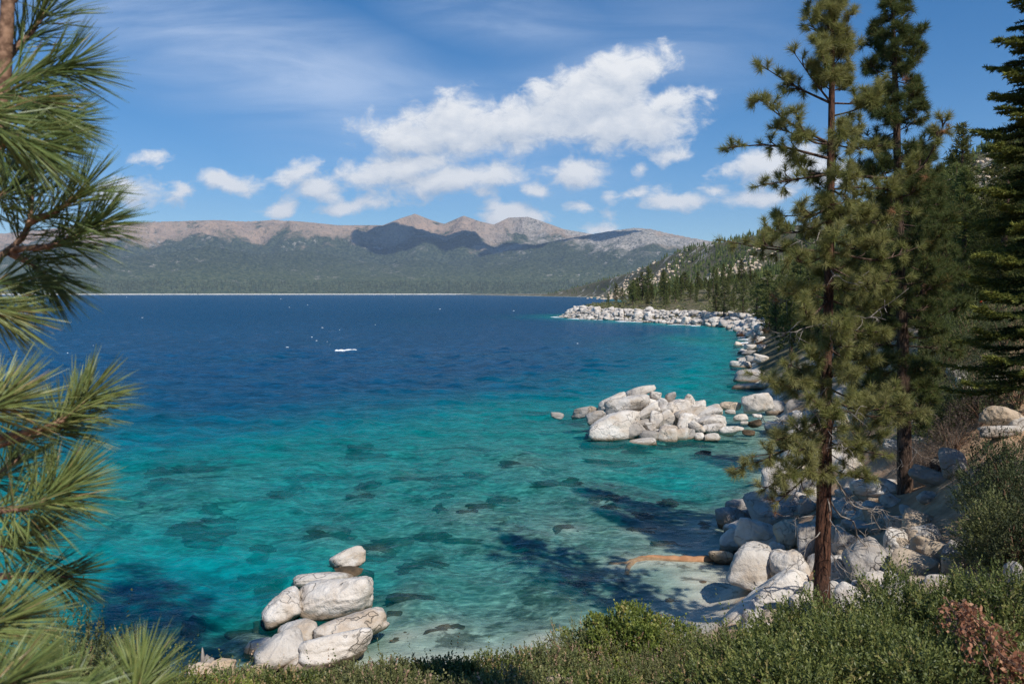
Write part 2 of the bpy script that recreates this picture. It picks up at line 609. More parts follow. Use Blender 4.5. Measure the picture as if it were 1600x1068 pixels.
# ------------------------------------------------------------------ lie of the land
SHORE = np.array([(-400, -300), (-60, -30), (-32, 0), (-22, 13), (-12, 18), (-6, 20.0), (0.9, 21.3), (4.6, 22.6), (5.9, 24.4), (7.6, 27), (9.3, 31), (11.2, 36), (14, 42), (18, 51), (22, 65),
                  (25.7, 77), (27, 88), (31, 102), (38, 129), (60, 202), (65, 232), (45, 283), (30, 312), (20, 341), (27, 368), (70, 420), (125, 700), (190, 1500), (235, 2260), (100, 3100), (-300, 6000), (-600, 8100)], float)
RIDGE = np.array([(700, -3000, 235), (700, 200, 225), (640, 500, 215), (560, 700, 190), (482, 800, 160), (434, 900, 128), (385, 1000, 104), (345, 1150, 93), (320, 1500, 92), (300, 2000, 64), (240, 2600, 40), (125, 3040, 6)], float)
WATERPOLY = np.vstack([SHORE, [(-9500, 8100), (-9500, -300)]])


def poly_dist(x, y, P):
    d2 = np.full(x.shape, 1e18)
    val = np.zeros(x.shape)
    for k in range(len(P) - 1):
        a, b = P[k], P[k + 1]
        ab = b[:2] - a[:2]
        t = np.clip(((x - a[0]) * ab[0] + (y - a[1]) * ab[1]) / (ab @ ab), 0, 1)
        d = (x - a[0] - t * ab[0]) ** 2 + (y - a[1] - t * ab[1]) ** 2
        m = d < d2
        d2 = np.where(m, d, d2)
        if len(a) > 2:
            val = np.where(m, a[2] + t * (b[2] - a[2]), val)
    return np.sqrt(d2), val


def inside(x, y, P):
    c = np.zeros(x.shape, bool)
    j = len(P) - 1
    for i in range(len(P)):
        xi, yi, xj, yj = P[i, 0], P[i, 1], P[j, 0], P[j, 1]
        if yi != yj:
            c ^= ((yi > y) != (yj > y)) & (x < (xj - xi) * (y - yi) / (yj - yi) + xi)
        j = i
    return c


NEARPTS = np.array([(0, 0, 8.35), (-3, 0, 8.2), (4, 0, 8.5), (8, 2, 8.4), (-8, 0, 7.6), (-14, -6, 7), (0, -10, 9.2), (14, -6, 11), (24, 0, 13), (0, -30, 12), (30, -30, 18), (-30, -20, 2.5),
                    (0, 4, 7.5), (-2.5, 4, 7.45), (2.5, 4, 7.55), (0, 7, 6.5), (-3, 7, 6.3), (3.3, 7, 6.75), (5.5, 7, 6.9), (7.5, 6, 7.6), (0, 10, 4.6), (-4, 10, 4.4), (4, 10.5, 5.0), (7, 10, 5.9), (10, 9, 6.8), (0, 15, 1.7), (-5, 15, 1.7), (4, 15, 2.2), (7, 15, 3.0), (11, 15, 4.6),
                    (-9, 12, 3), (-9, 7, 5.6), (-14, 8, 4), (-20, 4, 2.5), (-6, 18.3, 0.5), (0, 19.5, 0.4), (4.5, 20.5, 0.6), (6, 21.5, 0.7), (7.7, 20, 1.5), (9.2, 21, 2.1), (8.5, 23.5, 1.2), (9.5, 25.5, 1.5), (11, 24, 2.3), (10.2, 29, 1.2), (12, 31, 1.7), (13.3, 26.7, 3.15), (14.2, 27, 3.5), (16, 26, 4.6), (12.8, 20, 4.2),
                    (15.5, 25, 5.6), (17, 28, 6.0), (18, 32, 6.4), (15, 31, 3.8), (19.6, 38, 6.5), (20, 28, 7.6), (18, 20, 6.6), (22, 14, 8.5), (14.5, 37, 1.5), (18, 45, 1.8), (25, 45, 6.5), (23, 53, 1.8), (30, 60, 8), (35, 40, 13), (40, 25, 16), (32, 15, 12),
                    (27, 68, 3), (36, 78, 8), (41.2, 70, 10.8), (60, 55, 22), (65, 20, 24), (33, 92, 2.2), (45, 100, 9), (80, 90, 26)], float)
_sh = SHORE[2:20]
_P = np.vstack([NEARPTS, np.column_stack([_sh[:, :2], np.zeros(len(_sh))])])
_D = np.linalg.norm(_P[:, None, :2] - _P[None, :, :2], axis=-1)
_w = np.linalg.solve(np.block([[_D + 0.15 * np.eye(len(_P)), np.ones((len(_P), 1))], [np.ones((1, len(_P))), np.zeros((1, 1))]]), np.append(_P[:, 2], 0))


def near_height(x, y):
    z = np.full(x.shape, _w[-1])
    for k in range(len(_P)):
        z = z + _w[k] * np.sqrt((x - _P[k, 0]) ** 2 + (y - _P[k, 1]) ** 2)
    return z


DEPTH_D = [0, 2, 6, 12, 20, 30, 45, 70, 130, 300]
DEPTH_Z = [0, 0.6, 1.3, 2.1, 3.0, 4.4, 7.0, 11.5, 19, 34]


def surface(x, y):
    """Height of land (positive) or lake bed (negative), and the water depth."""
    x, y = np.asarray(x, float), np.asarray(y, float)
    d, _ = poly_dist(x, y, SHORE)
    wat = inside(x, y, WATERPOLY)
    dr, zr = poly_dist(x, y, RIDGE)
    r = np.hypot(x, y)
    t = d / (d + dr + 1e-6)
    land = zr * (0.42 * t + 0.58 * t * t) + np.minimum(2.6, d * 0.45) * (1 - t)
    land = land + (fbm(x / 90, y / 90, 4, 3) - 0.5) * 26 * sstep(d, 10, 160) * (1 - 0.4 * sstep(t, 0.7, 1))
    ry = np.interp(y, RIDGE[:, 1], RIDGE[:, 0])
    east = x > ry
    land = np.where(east, np.maximum(zr - dr * 0.15, 8), land)
    nb = np.where(r < 150, near_height(x, y), 0)
    k = 1 - sstep(r, 55, 110)
    land = land * (1 - k) + np.maximum(nb, 0.02 + 0.06 * np.minimum(d, 5)) * k
    land = np.maximum(land, 0.03 + np.minimum(d * 0.08, 1.5))
    land = land + (fbm(x / 1.3, y / 1.3, 4, 11) - 0.5) * 0.35 * sstep(d, 0.5, 4) + (fbm(x / 6, y / 6, 3, 5) - 0.5) * 0.9 * sstep(d, 3, 12) * sstep(r, 14, 30)
    dep = (np.interp(d * 0.8, DEPTH_D, DEPTH_Z) + np.interp(d, DEPTH_D, DEPTH_Z) + np.interp(d * 1.2, DEPTH_D, DEPTH_Z)) / 3
    dep = dep * (0.62 + 0.76 * fbm(x / 14, y / 14, 3, 21)) * (0.85 + 0.3 * fbm(x / 40, y / 40, 2, 23))
    dep = dep * (1 + 2.6 * sstep(y, 58, 110) * (1 - 0.7 * sstep(d, 35, 75)))
    # shoals and holes
    for (px, py, sx, sy, f) in [(1075, 530, 6, 16, 0.3), (470, 700, 8, 7, 0.6), (720, 820, 10, 6, 0.75), (280, 735, 5, 4, 0.5), (230, 795, 6, 3, 0.5), (640, 700, 9, 6, 0.8), (900, 730, 8, 5, 0.85),
                                (290, 905, 7, 3.2, 2.6), (350, 960, 4, 2.4, 2.2), (1100, 755, 3.2, 5, 3.0), (420, 640, 14, 7, 1.25), (330, 810, 4, 2.6, 1.8)]:
        c = atz(px, py)
        dep = dep * (1 + (f - 1) * np.exp(-((x - c[0]) / sx) ** 2 - ((y - c[1]) / sy) ** 2))
    for (px, py) in [(614, 957), (630, 990), (382, 980), (408, 990), (690, 978), (640, 930), (857, 1000), (1048, 848), (1088, 904), (1098, 816), (660, 878), (1000, 826), (886, 824), (945, 777), (420, 918), (1090, 876), (1040, 876), (1000, 876), (965, 882), (730, 797), (585, 852), (508, 832), (640, 745), (562, 772), (812, 722), (314, 818)]:
        c = atz(px, py)
        sz = c[1] / 26
        dep = dep * (1 - 0.62 * np.exp(-((x - c[0]) / (0.75 * sz)) ** 2 - ((y - c[1]) / (0.8 * sz)) ** 2))
    ci = atz(1040, 665)
    dep = dep * (1 - 0.75 * np.exp(-((x - ci[0]) / 6.5) ** 2 - ((y - ci[1] - 1) / 5) ** 2))
    return np.where(wat, -np.minimum(dep, 4.0 + 0.1 * dep) * 0.28, land), np.where(wat, dep, -d)   # the bed stands as high as refraction makes it look


def hgt(x, y):
    return float(surface(np.array([x]), np.array([y]))[0][0])


def hit(px, py):
    """Where the sight line through a photo pixel meets the ground or the water."""
    u, v = ray(px, py)
    Y = np.geomspace(3, 900, 4000)
    z = CAM_Z + v * Y
    h = np.maximum(surface(u * Y, Y)[0], 0)
    k = np.argmax(z <= h)
    return np.array([u * Y[k], Y[k], h[k]])


def polar(rs, ths):
    r, th = np.meshgrid(rs, ths, indexing='ij')
    return r * np.sin(th), r * np.cos(th)


def ground_col(n, P, g_):
    x, y, z = n.sep(P)[:3]
    a = n.noise(P, 0.35, 6, 0.65)
    b = n.noise(P, 3.0, 6, 0.7)
    c = n.noise(P, 40, 3, 0.7)
    dirt = n.mix(n.step(b, 0.35, 0.65), (0.42, 0.255, 0.145), (0.54, 0.385, 0.25))
    dirt = n.mix(n.step(c, 0.45, 0.75, 0, 0.6), dirt, (0.27, 0.19, 0.13))
    dirt = n.mix(n.step(a, 0.48, 0.62, 0, 0.7), dirt, (0.30, 0.19, 0.12))
    # duff and low brush farther up the slope, bare pale rock patches
    far = n.step(n.vmath('LENGTH', P), 40, 90)
    brush = n.mix(n.step(n.noise(P, 0.6, 6, 0.7), 0.4, 0.62), (0.055, 0.065, 0.03), (0.20, 0.16, 0.10))
    rock = n.step(n.noise(n.mapping(P, scale=(1, 1, 1.4)), 0.013, 6, 0.62), 0.53, 0.6)
    rspk = n.step(n.noise(P, 0.12, 5, 0.7), 0.46, 0.56)
    brush = n.mix(n.math('MULTIPLY', rock, rspk), brush, (0.47, 0.43, 0.37))
    land = n.mix(far, dirt, brush)
    ripple = n.noise(n.mapping(P, scale=(1, 2.2, 1)), 1.1, 5, 0.6, 1.0)
    sand = n.mix(n.step(ripple, 0.35, 0.68), (0.50, 0.45, 0.36), (0.62, 0.57, 0.46))
    sand = n.mix(n.step(n.noise(P, 0.30, 6, 0.72, 0.7), 0.53, 0.61, 0, 0.85), sand, (0.12, 0.105, 0.075))
    return n.mix(n.step(n.math('ADD', z, n.math('MULTIPLY', n.math('SUBTRACT', b, 0.5), 0.5)), 0.25, 0.6), sand, land), (n.math('ADD', b, n.math('MULTIPLY', c, 0.3)), 0.6, 0.12)


M['ground'] = material("sand_dirt_and_brush", ground_col, 0.95, 0.1)

ths = np.concatenate([np.arange(-44, 44, 0.14), np.arange(44, 316, 3.0)]) * np.pi / 180
rs = np.concatenate([[0.01], np.geomspace(0.7, 9000, 640)])
gx, gy = polar(rs, ths)
gz, _ = surface(gx, gy)
mb = MB()
mb.add(np.stack([gx, gy, gz], -1), grid_faces(len(rs), len(ths), True))
struct(mb.build("ground", M['ground']))

# ------------------------------------------------------------------ the lake
ths = np.concatenate([np.arange(-100, -46, 2.0), np.arange(-46, 40, 0.135), [40, 44]]) * np.pi / 180
rs = np.concatenate([[8, 12], np.geomspace(16, 150, 520), np.geomspace(151, 8300, 190)])
wx, wy = polar(rs, ths)
_, wdep = surface(wx, wy)
rw = np.hypot(wx, wy)
wz = np.zeros_like(wx)
rng = np.random.default_rng(3)
gust = 0.55 + 0.9 * fbm(wx / 18, wy / 18, 3, 31)
for lam, na in [(0.75, 7), (1.1, 8), (1.7, 8), (2.6, 7), (4.0, 5), (7, 3)]:
    for k in range(na):
        th = R(62) + rng.normal(0, 0.5)
        kx, ky = 2 * np.pi / lam * math.cos(th), 2 * np.pi / lam * math.sin(th)
        amp = 0.021 * lam / math.sqrt(na) * (1.0 if lam < 5 else 0.55)
        ph = rng.random() * 6.28 + 5 * fbm(wx / (lam * 5), wy / (lam * 5), 2, 40 + k)
        fade = 1 - sstep(rw, lam * 42, lam * 75)
        s = np.sin(kx * wx + ky * wy + ph)
        wz += amp * fade * (s + 0.25 * s * s) * gust
wz *= sstep(wdep, 0.0, 0.9) * 0.8 + 0.2
mb = MB()
mb.add(np.stack([wx, wy, wz], -1), grid_faces(len(rs), len(ths)))


def water_material():
    m = bpy.data.materials.new("clear_lake_water")
    m.use_nodes = True
    t = m.node_tree
    t.nodes.clear()
    n = N(t)
    P = n.node('ShaderNodeNewGeometry').outputs['Position']
    d = n.math('MAXIMUM', attr(n, "depth"), 0.0)
    ks = (0.50, 0.05, 0.032)
    T = n.node('ShaderNodeCombineColor')
    for s, k in zip(T.inputs, ks):
        n.put(s, n.math('EXPONENT', n.math('MULTIPLY', d, -k)))
    # ripples: several sizes, drawn out across the wind
    wv = n.mapping(P, rot=(0, 0, R(28)), scale=(0.45, 1.0, 1))
    rip = n.math('ADD', n.math('MULTIPLY', n.noise(wv, 3.2, 4, 0.65, 0.3), 0.32), n.math('MULTIPLY', n.noise(wv, 0.75, 4, 0.6, 0.2), 0.9))
    far = n.noise(wv, 0.16, 5, 0.65, 0.2)
    dist = n.vmath('LENGTH', P)
    rip = n.math('ADD', rip, n.math('MULTIPLY', far, n.step(dist, 60, 400, 0.0, 6.0)))
    b = n.node('ShaderNodeBump')
    b.inputs['Strength'].default_value = 1.0
    b.inputs['Distance'].default_value = 0.3
    n.put(b.inputs['Height'], rip)
    # light that the water body itself sends back
    body = n.ramp(n.step(d, 0, 22, smooth=False), [(0.0, (0.0, 0.33, 0.31)), (0.16, (0.0, 0.385, 0.395)), (0.27, (0.0, 0.215, 0.285)), (0.42, (0.0, 0.125, 0.205)), (0.62, (0.003, 0.078, 0.158)), (1.0, (0.005, 0.062, 0.138))])
    dif = n.node('ShaderNodeBsdfDiffuse')
    bw = n.step(n.math('ADD', n.math('MULTIPLY', n.noise(wv, 2.6, 4, 0.65, 0.5), 0.5), n.math('MULTIPLY', n.noise(wv, 0.7, 4, 0.65, 0.4), 0.5)), 0.36, 0.64, 0.55, 1.35)  # light and dark of the ripples painted into the body colour
    bmul = n.node('ShaderNodeMix', data_type='RGBA', blend_type='MULTIPLY')
    bmul.inputs[0].default_value = 1
    n.put(bmul.inputs[6], body)
    n.put(bmul.inputs[7], n.comb(bw, bw, bw))
    n.put(dif.inputs[0], bmul.outputs[2])
    n.put(dif.inputs['Normal'], b.outputs[0])
    tr = n.node('ShaderNodeBsdfTransparent')
    # ripple light and a net of bright caustic lines, painted into the water's tint
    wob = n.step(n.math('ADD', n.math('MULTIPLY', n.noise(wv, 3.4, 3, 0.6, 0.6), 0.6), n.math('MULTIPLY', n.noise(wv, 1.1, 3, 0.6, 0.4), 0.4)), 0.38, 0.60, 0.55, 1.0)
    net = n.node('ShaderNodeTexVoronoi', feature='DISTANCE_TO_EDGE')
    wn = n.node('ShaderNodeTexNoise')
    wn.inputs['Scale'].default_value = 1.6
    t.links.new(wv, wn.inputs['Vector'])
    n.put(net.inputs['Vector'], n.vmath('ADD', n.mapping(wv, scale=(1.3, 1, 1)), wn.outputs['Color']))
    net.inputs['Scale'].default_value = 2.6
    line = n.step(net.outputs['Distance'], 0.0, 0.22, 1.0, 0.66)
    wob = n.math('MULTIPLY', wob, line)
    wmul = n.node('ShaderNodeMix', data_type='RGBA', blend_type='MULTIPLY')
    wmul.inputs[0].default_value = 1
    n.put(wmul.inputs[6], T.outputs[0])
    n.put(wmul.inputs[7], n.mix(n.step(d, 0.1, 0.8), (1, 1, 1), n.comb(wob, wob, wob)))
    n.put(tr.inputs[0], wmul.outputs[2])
    m1 = n.node('ShaderNodeMixShader')
    n.put(m1.inputs[0], n.math('SUBTRACT', 1.0, n.math('EXPONENT', n.math('MULTIPLY', d, -0.10))))
    t.links.new(tr.outputs[0], m1.inputs[1])
    t.links.new(dif.outputs[0], m1.inputs[2])
    gl = n.node('ShaderNodeBsdfGlossy')
    gl.inputs['Roughness'].default_value = 0.12
    gl.inputs['Color'].default_value = (0.8, 0.9, 1, 1)
    n.put(gl.inputs['Normal'], b.outputs[0])
    fr = n.node('ShaderNodeFresnel')
    fr.inputs['IOR'].default_value = 1.33
    n.put(fr.inputs['Normal'], b.outputs[0])
    m2 = n.node('ShaderNodeMixShader')
    n.put(m2.inputs[0], n.math('MULTIPLY', n.math('MINIMUM', fr.outputs[0], 0.42), 0.52))
    t.links.new(m1.outputs[0], m2.inputs[1])
    t.links.new(gl.outputs[0], m2.inputs[2])
    out = n.node('ShaderNodeOutputMaterial')
    t.links.new(m2.outputs[0], out.inputs[0])
    return m


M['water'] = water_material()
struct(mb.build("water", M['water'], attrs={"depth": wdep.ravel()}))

# ------------------------------------------------------------------ mountains across the lake
SKY1 = [(-900, 330), (-300, 352), (0, 366), (100, 357), (210, 348), (280, 347), (345, 345), (385, 347), (430, 344), (480, 348), (530, 353), (600, 353), (628, 342), (650, 335), (672, 344), (695, 351), (725, 338), (750, 347), (772, 352), (795, 341), (825, 340), (850, 348), (880, 359), (920, 366), (960, 372), (1100, 395), (1300, 420), (2600, 430)]
SKY3 = [(-900, 396), (0, 400), (110, 394), (190, 404), (260, 398), (330, 386), (410, 399), (470, 391), (540, 404), (600, 414), (660, 406), (730, 417), (800, 424), (900, 436), (1000, 448), (2600, 452)]
SKY2 = [(-900, 452), (400, 452), (620, 430), (700, 412), (780, 396), (860, 379), (920, 368), (960, 361), (990, 357), (1015, 359), (1045, 366), (1100, 377), (1250, 400), (1600, 420), (2600, 430)]


def mount():
    R0 = 7850.0
    rs = np.concatenate([np.linspace(R0 - 120, R0, 4), np.linspace(R0 + 15, 15500, 420)])
    th = np.arange(-46, 40, 0.11) * np.pi / 180
    r, t = np.meshgrid(rs, th, indexing='ij')
    x, y = r * np.sin(t), r * np.cos(t)
    px = 800 + np.tan(t) * FPX
    zero = ray(800, 0)

    def elev(prof, rr):
        py = np.interp(px, [p[0] for p in prof], [p[1] for p in prof])
        v = np.tan(np.arctan((534 - py) / FPX / np.sqrt(1 + ((px - 800) / FPX) ** 2)) * 1.0)
        # true elevation of that sight line
        xx, zz = (px - 800) / FPX, -(py - 534) / FPX
        y2, z2 = cp + zz * sp, -sp + zz * cp
        return z2 / np.hypot(xx, y2) * rr + CAM_Z
    z1 = elev(SKY1, 13200)
    z2 = elev(SKY2, 10600)
    s1 = np.clip((r - R0) / (13200 - R0), 0, 1)
    s2 = np.clip((r - R0) / (10600 - R0), 0, 1)
    n1 = ridged(x / 2300, y / 2300, 5, 60) - 0.55
    n2 = ridged(x / 900, y / 900, 5, 66) - 0.55
    n3 = fbm(x / 260, y / 260, 4, 70) - 0.5
    h1 = z1 * s1 ** 1.25 * (1 + (1.5 * n1 + 0.7 * n2) * np.sin(np.pi * np.clip(s1, 0, 1)) ** 0.8) + n3 * 60 * sstep(s1, 0.02, 0.3) * (1 - sstep(s1, 0.8, 1))
    h1 = np.minimum(h1, z1 * r / 13200)
    h1 = np.where(r > 13200, z1 - (r - 13200) * 0.3, h1)
    h2 = z2 * s2 ** 0.95 * (1 + (0.8 * n1 + 0.6 * n2) * np.sin(np.pi * s2)) + n3 * 40 * sstep(s2, 0.02, 0.3) * (1 - sstep(s2, 0.8, 1))
    h2 = np.where(r > 10600, z2 - (r - 10600) * 0.28, h2)
    h2 = np.where(z2 > 70, np.minimum(h2, z2 * r / 10600), h2)
    z3 = elev(SKY3, 9700)
    s3 = np.clip((r - R0) / (9700 - R0), 0, 1)
    h3 = z3 * s3 ** 0.9 * (1 + (0.7 * n1 + 0.5 * n2) * np.sin(np.pi * s3)) + n3 * 40 * sstep(s3, 0.05, 0.3) * (1 - sstep(s3, 0.8, 1))
    h3 = np.where(r > 9700, z3 - (r - 9700) * 0.25, np.minimum(h3, z3 * r / 9700 + 8))
    h1 = h1 * sstep(r, 9300, 11500) + h3 * (1 - sstep(r, 9300, 11500)) * 0.35
    h = np.maximum(np.maximum(h1, h2), h3)
    h = np.maximum(h, np.minimum((r - R0) * 0.6, 9))
    h = np.where(r < R0, -8, h)
    # rough treetops
    h = h + np.random.default_rng(5).random(h.shape) * 13 * sstep(h, 9, 40)
    mb = MB()
    mb.add(np.stack([x, y, h], -1), grid_faces(len(rs), len(th)))
    rel = h / np.maximum(np.maximum(z1, 200), 1)
    return mb, rel, (x, y, h)


def mountain_col(n, P, g_):
    z = n.sep(P)[2]
    V = n.vmath('MULTIPLY', P, (0.001, 0.001, 0.001))
    rel = attr(n, "rel")
    a = n.noise(V, 1.1, 6, 0.6, 0.4)
    b = n.noise(V, 5.0, 7, 0.68, 0.3)
    c = n.noise(V, 28, 4, 0.7)
    forest = n.mix(n.step(c, 0.38, 0.62), (0.024, 0.04, 0.022), (0.095, 0.11, 0.06))
    low = n.mix(n.step(c, 0.38, 0.62), (0.04, 0.065, 0.026), (0.13, 0.145, 0.065))
    forest = n.mix(n.step(z, 120, 420), low, forest)
    bare = n.mix(n.step(b, 0.38, 0.62), (0.52, 0.36, 0.25), (0.38, 0.28, 0.2))
    grey = n.mix(n.step(c, 0.4, 0.6), (0.52, 0.46, 0.39), (0.26, 0.24, 0.2))
    x = n.sep(P)[0]
    bare = n.mix(n.math('MULTIPLY', n.step(x, -900, 700), n.step(a, 0.4, 0.55)), bare, grey)
    bare = n.mix(n.step(c, 0.56, 0.66, 0, 0.75), bare, (0.05, 0.06, 0.035))
    k = n.math('ADD', rel, n.math('ADD', n.math('MULTIPLY', n.math('SUBTRACT', a, 0.48), 1.25), n.math('MULTIPLY', n.math('SUBTRACT', b, 0.5), 0.9)))
    cov = n.step(k, 0.60, 0.84)
    col = n.mix(cov, forest, bare)
    spots = n.math('MULTIPLY', n.step(n.noise(V, 9, 6, 0.75), 0.56, 0.66), n.step(n.noise(V, 1.6, 3), 0.46, 0.6))
    col = n.mix(n.math('MULTIPLY', spots, n.step(rel, 0.05, 0.2)), col, (0.40, 0.36, 0.31))
    return n.mix(n.step(z, 7, 9.5), (0.85, 0.80, 0.70), col), (c, 1.0, 45.0)


M['mountain'] = material("forest_and_bare_rock", mountain_col, 0.95, 0.05)
mmb, mrel, MXYZ = mount()
struct(mmb.build("mountains", M['mountain'], attrs={"rel": mrel.ravel()}))
# ------------------------------------------------------------------ boulders
import bmesh


def _ico(sub):
    b = bmesh.new()
    bmesh.ops.create_icosphere(b, subdivisions=sub, radius=1)
    V = np.array([v.co[:] for v in b.verts])
    F = np.array([[v.index for v in f.verts] for f in b.faces])
    b.free()
    return unit(V), F


ICO = {k: _ico(k) for k in (2, 3, 4, 5)}


def stone_shape(seed, sub=4, faces=9, p=7.0, lump=0.05, square=0.0):
    """A rounded granite block: planes met by a soft maximum, worn edges, shallow lumps. Fits in a unit ball's box."""
    r = np.random.default_rng(seed)
    V, F = ICO[sub]
    n = unit(r.normal(size=(faces, 3)))
    ax = np.vstack([np.eye(3), -np.eye(3)])
    nn = np.vstack([n, ax])
    dd = np.concatenate([r.uniform(0.72, 1.0, faces), r.uniform(0.86 - square * 0.2, 1.0, 6)])
    q = np.maximum(V @ nn.T, 0) / dd
    rad = (q ** p).sum(1) ** (-1 / p)
    for k in range(5):
        f = r.normal(size=3) * (2.0 + 1.6 * k)
        rad *= 1 + lump / (1 + 0.8 * k) * np.sin(V @ f + r.random() * 6.28)
    X = V * rad[:, None]
    if sub >= 3:
        for k in range(7):
            f = unit(r.normal(size=3)) * (6 + 3.5 * k)
            g_ = unit(r.normal(size=3)) * (4 + 2.5 * k)
            X = X * (1 + 0.02 / (1 + 0.5 * k) * np.sin(V @ f + 2.2 * np.sin(V @ g_ + r.random() * 6.28) + r.random() * 6.28))[:, None]
    if sub >= 4:        # a shallow broken ledge or two
        for k in range(4):
            d = unit(r.normal(size=3))
            s = X @ d - r.uniform(0.35, 0.78) - 0.03 * np.sin(X @ (r.normal(size=3) * 5))
            X = X - d * (np.clip(s, 0, r.uniform(0.03, 0.09)) * 0.92)[:, None]
    lo, hi = X.min(0), X.max(0)
    return (X - (lo + hi) / 2) / ((hi - lo) / 2), F


_bseed = [100]


def boulder(px, py, w, h, label, tilt=0.0, Y=None, base=None, depth=None, group=None, mat='granite', name="boulder", cat="boulder", sub=5, p=11.0, faces=10, lump=0.03):
    """A boulder that fills w by h photo pixels round (px, py); tilt turns it in the picture's plane. Its distance is Y, else where its foot stands."""
    _bseed[0] += 1
    sd = _bseed[0]
    if Y is None:
        foot = py + (abs(math.cos(R(tilt))) * h + abs(math.sin(R(tilt))) * w * 0.8) / 2 * 0.82
        f = hit(px, foot) if base is None else atz(px, foot, base)
        Y = f[1] + 0.3 * min(w, h) / FPX * f[1]
    c = at(px, py, Y)
    k = math.hypot(Y, CAM_Z - c[2]) / FPX
    a, b = w * k / 2, h * k / 2
    dpt = (depth if depth is not None else 0.5 * (0.85 * max(a, b) + min(a, b)) * 2) / 2 if depth is None else depth / 2
    X, F = stone_shape(sd, sub, faces, p, lump)
    # axes of the picture's plane at the boulder: to the right, and up across the sight line
    view = unit(c - np.array([0, 0, CAM_Z]))
    right = unit(np.cross(view, [0, 0, 1]))
    up = np.cross(right, view)
    t = R(tilt)
    e1, e2 = right * math.cos(t) + up * math.sin(t), -right * math.sin(t) + up * math.cos(t)
    Xw = X[:, :1] * a * e1 + X[:, 1:2] * b * e2 + X[:, 2:] * dpt * view
    zb = Xw[:, 2].min()
    mb = MB()
    mb.add(Xw - [0, 0, zb], F)
    o = mb.build(name, M[mat])
    o.location = (c[0], c[1], c[2] + zb)
    return tag(o, label, cat, group)


def crop(sx, sy, k):
    return lambda u0, v0, u1, v1: (sx + (u0 + u1) / 2 / k, sy + (v0 + v1) / 2 / k, (u1 - u0) / k, (v1 - v0) / k)


# --- the heap of white boulders standing in the water left of the middle
gl = "white boulders at the water below the shrubs"
for (px, py, w, h, tilt, Y, dep, label) in [
    (545, 874, 55, 32, 24, None, 1.2, "white boulder leaning up to the right, farthest out of the heap below the shrubs"),
    (506, 906, 90, 26, 3, None, 1.5, "low flat white boulder tucked behind the largest round one below the shrubs"),
    (525, 938, 112, 66, 0, None, 2.2, "largest round white boulder of the heap in the water below the shrubs"),
    (441, 949, 64, 46, 22, None, 1.5, "half brown white boulder standing left of the largest round one"),
    (549, 981, 110, 40, 14, None, 1.5, "long white boulder sloping up to the right in front of the largest round one"),
    (464, 991, 60, 42, 6, None, 1.3, "rounded white boulder in front of the half brown one"),
    (436, 1017, 76, 52, 16, None, 1.5, "white boulder with a creased face nearest the shrubs at the left of the heap"),
    (526, 1014, 108, 46, 8, None, 1.7, "broad white boulder under the long sloping one, nearest the shrubs"),
    (406, 1010, 50, 24, 8, None, 0.9, "small white boulder with a wet foot at the left end of the heap"),
    (518, 1030, 66, 22, 3, None, 0.9, "flat grey boulder just above the shrub tops below the white heap"),
    (462, 1037, 44, 22, 20, None, 0.7, "narrow pale boulder wedged low between the two front boulders of the heap"),
]:
    boulder(px, py, w, h, label, tilt, Y, 0.0, dep, gl, faces=6, p=5.5, lump=0.015, mat='granite_grey_shaded' if 'grey' in label else 'granite', sub=5)
boulder(550, 902, 66, 34, "dark wet boulder mostly under water below the leaning white one", -8, 28.0, None, 1.3, "drowned boulders", mat='submerged')
boulder(440, 980, 84, 30, "wet brown ledge awash at the foot of the half brown boulder", 0, 24.2, None, 1.1, "drowned boulders", mat='submerged')

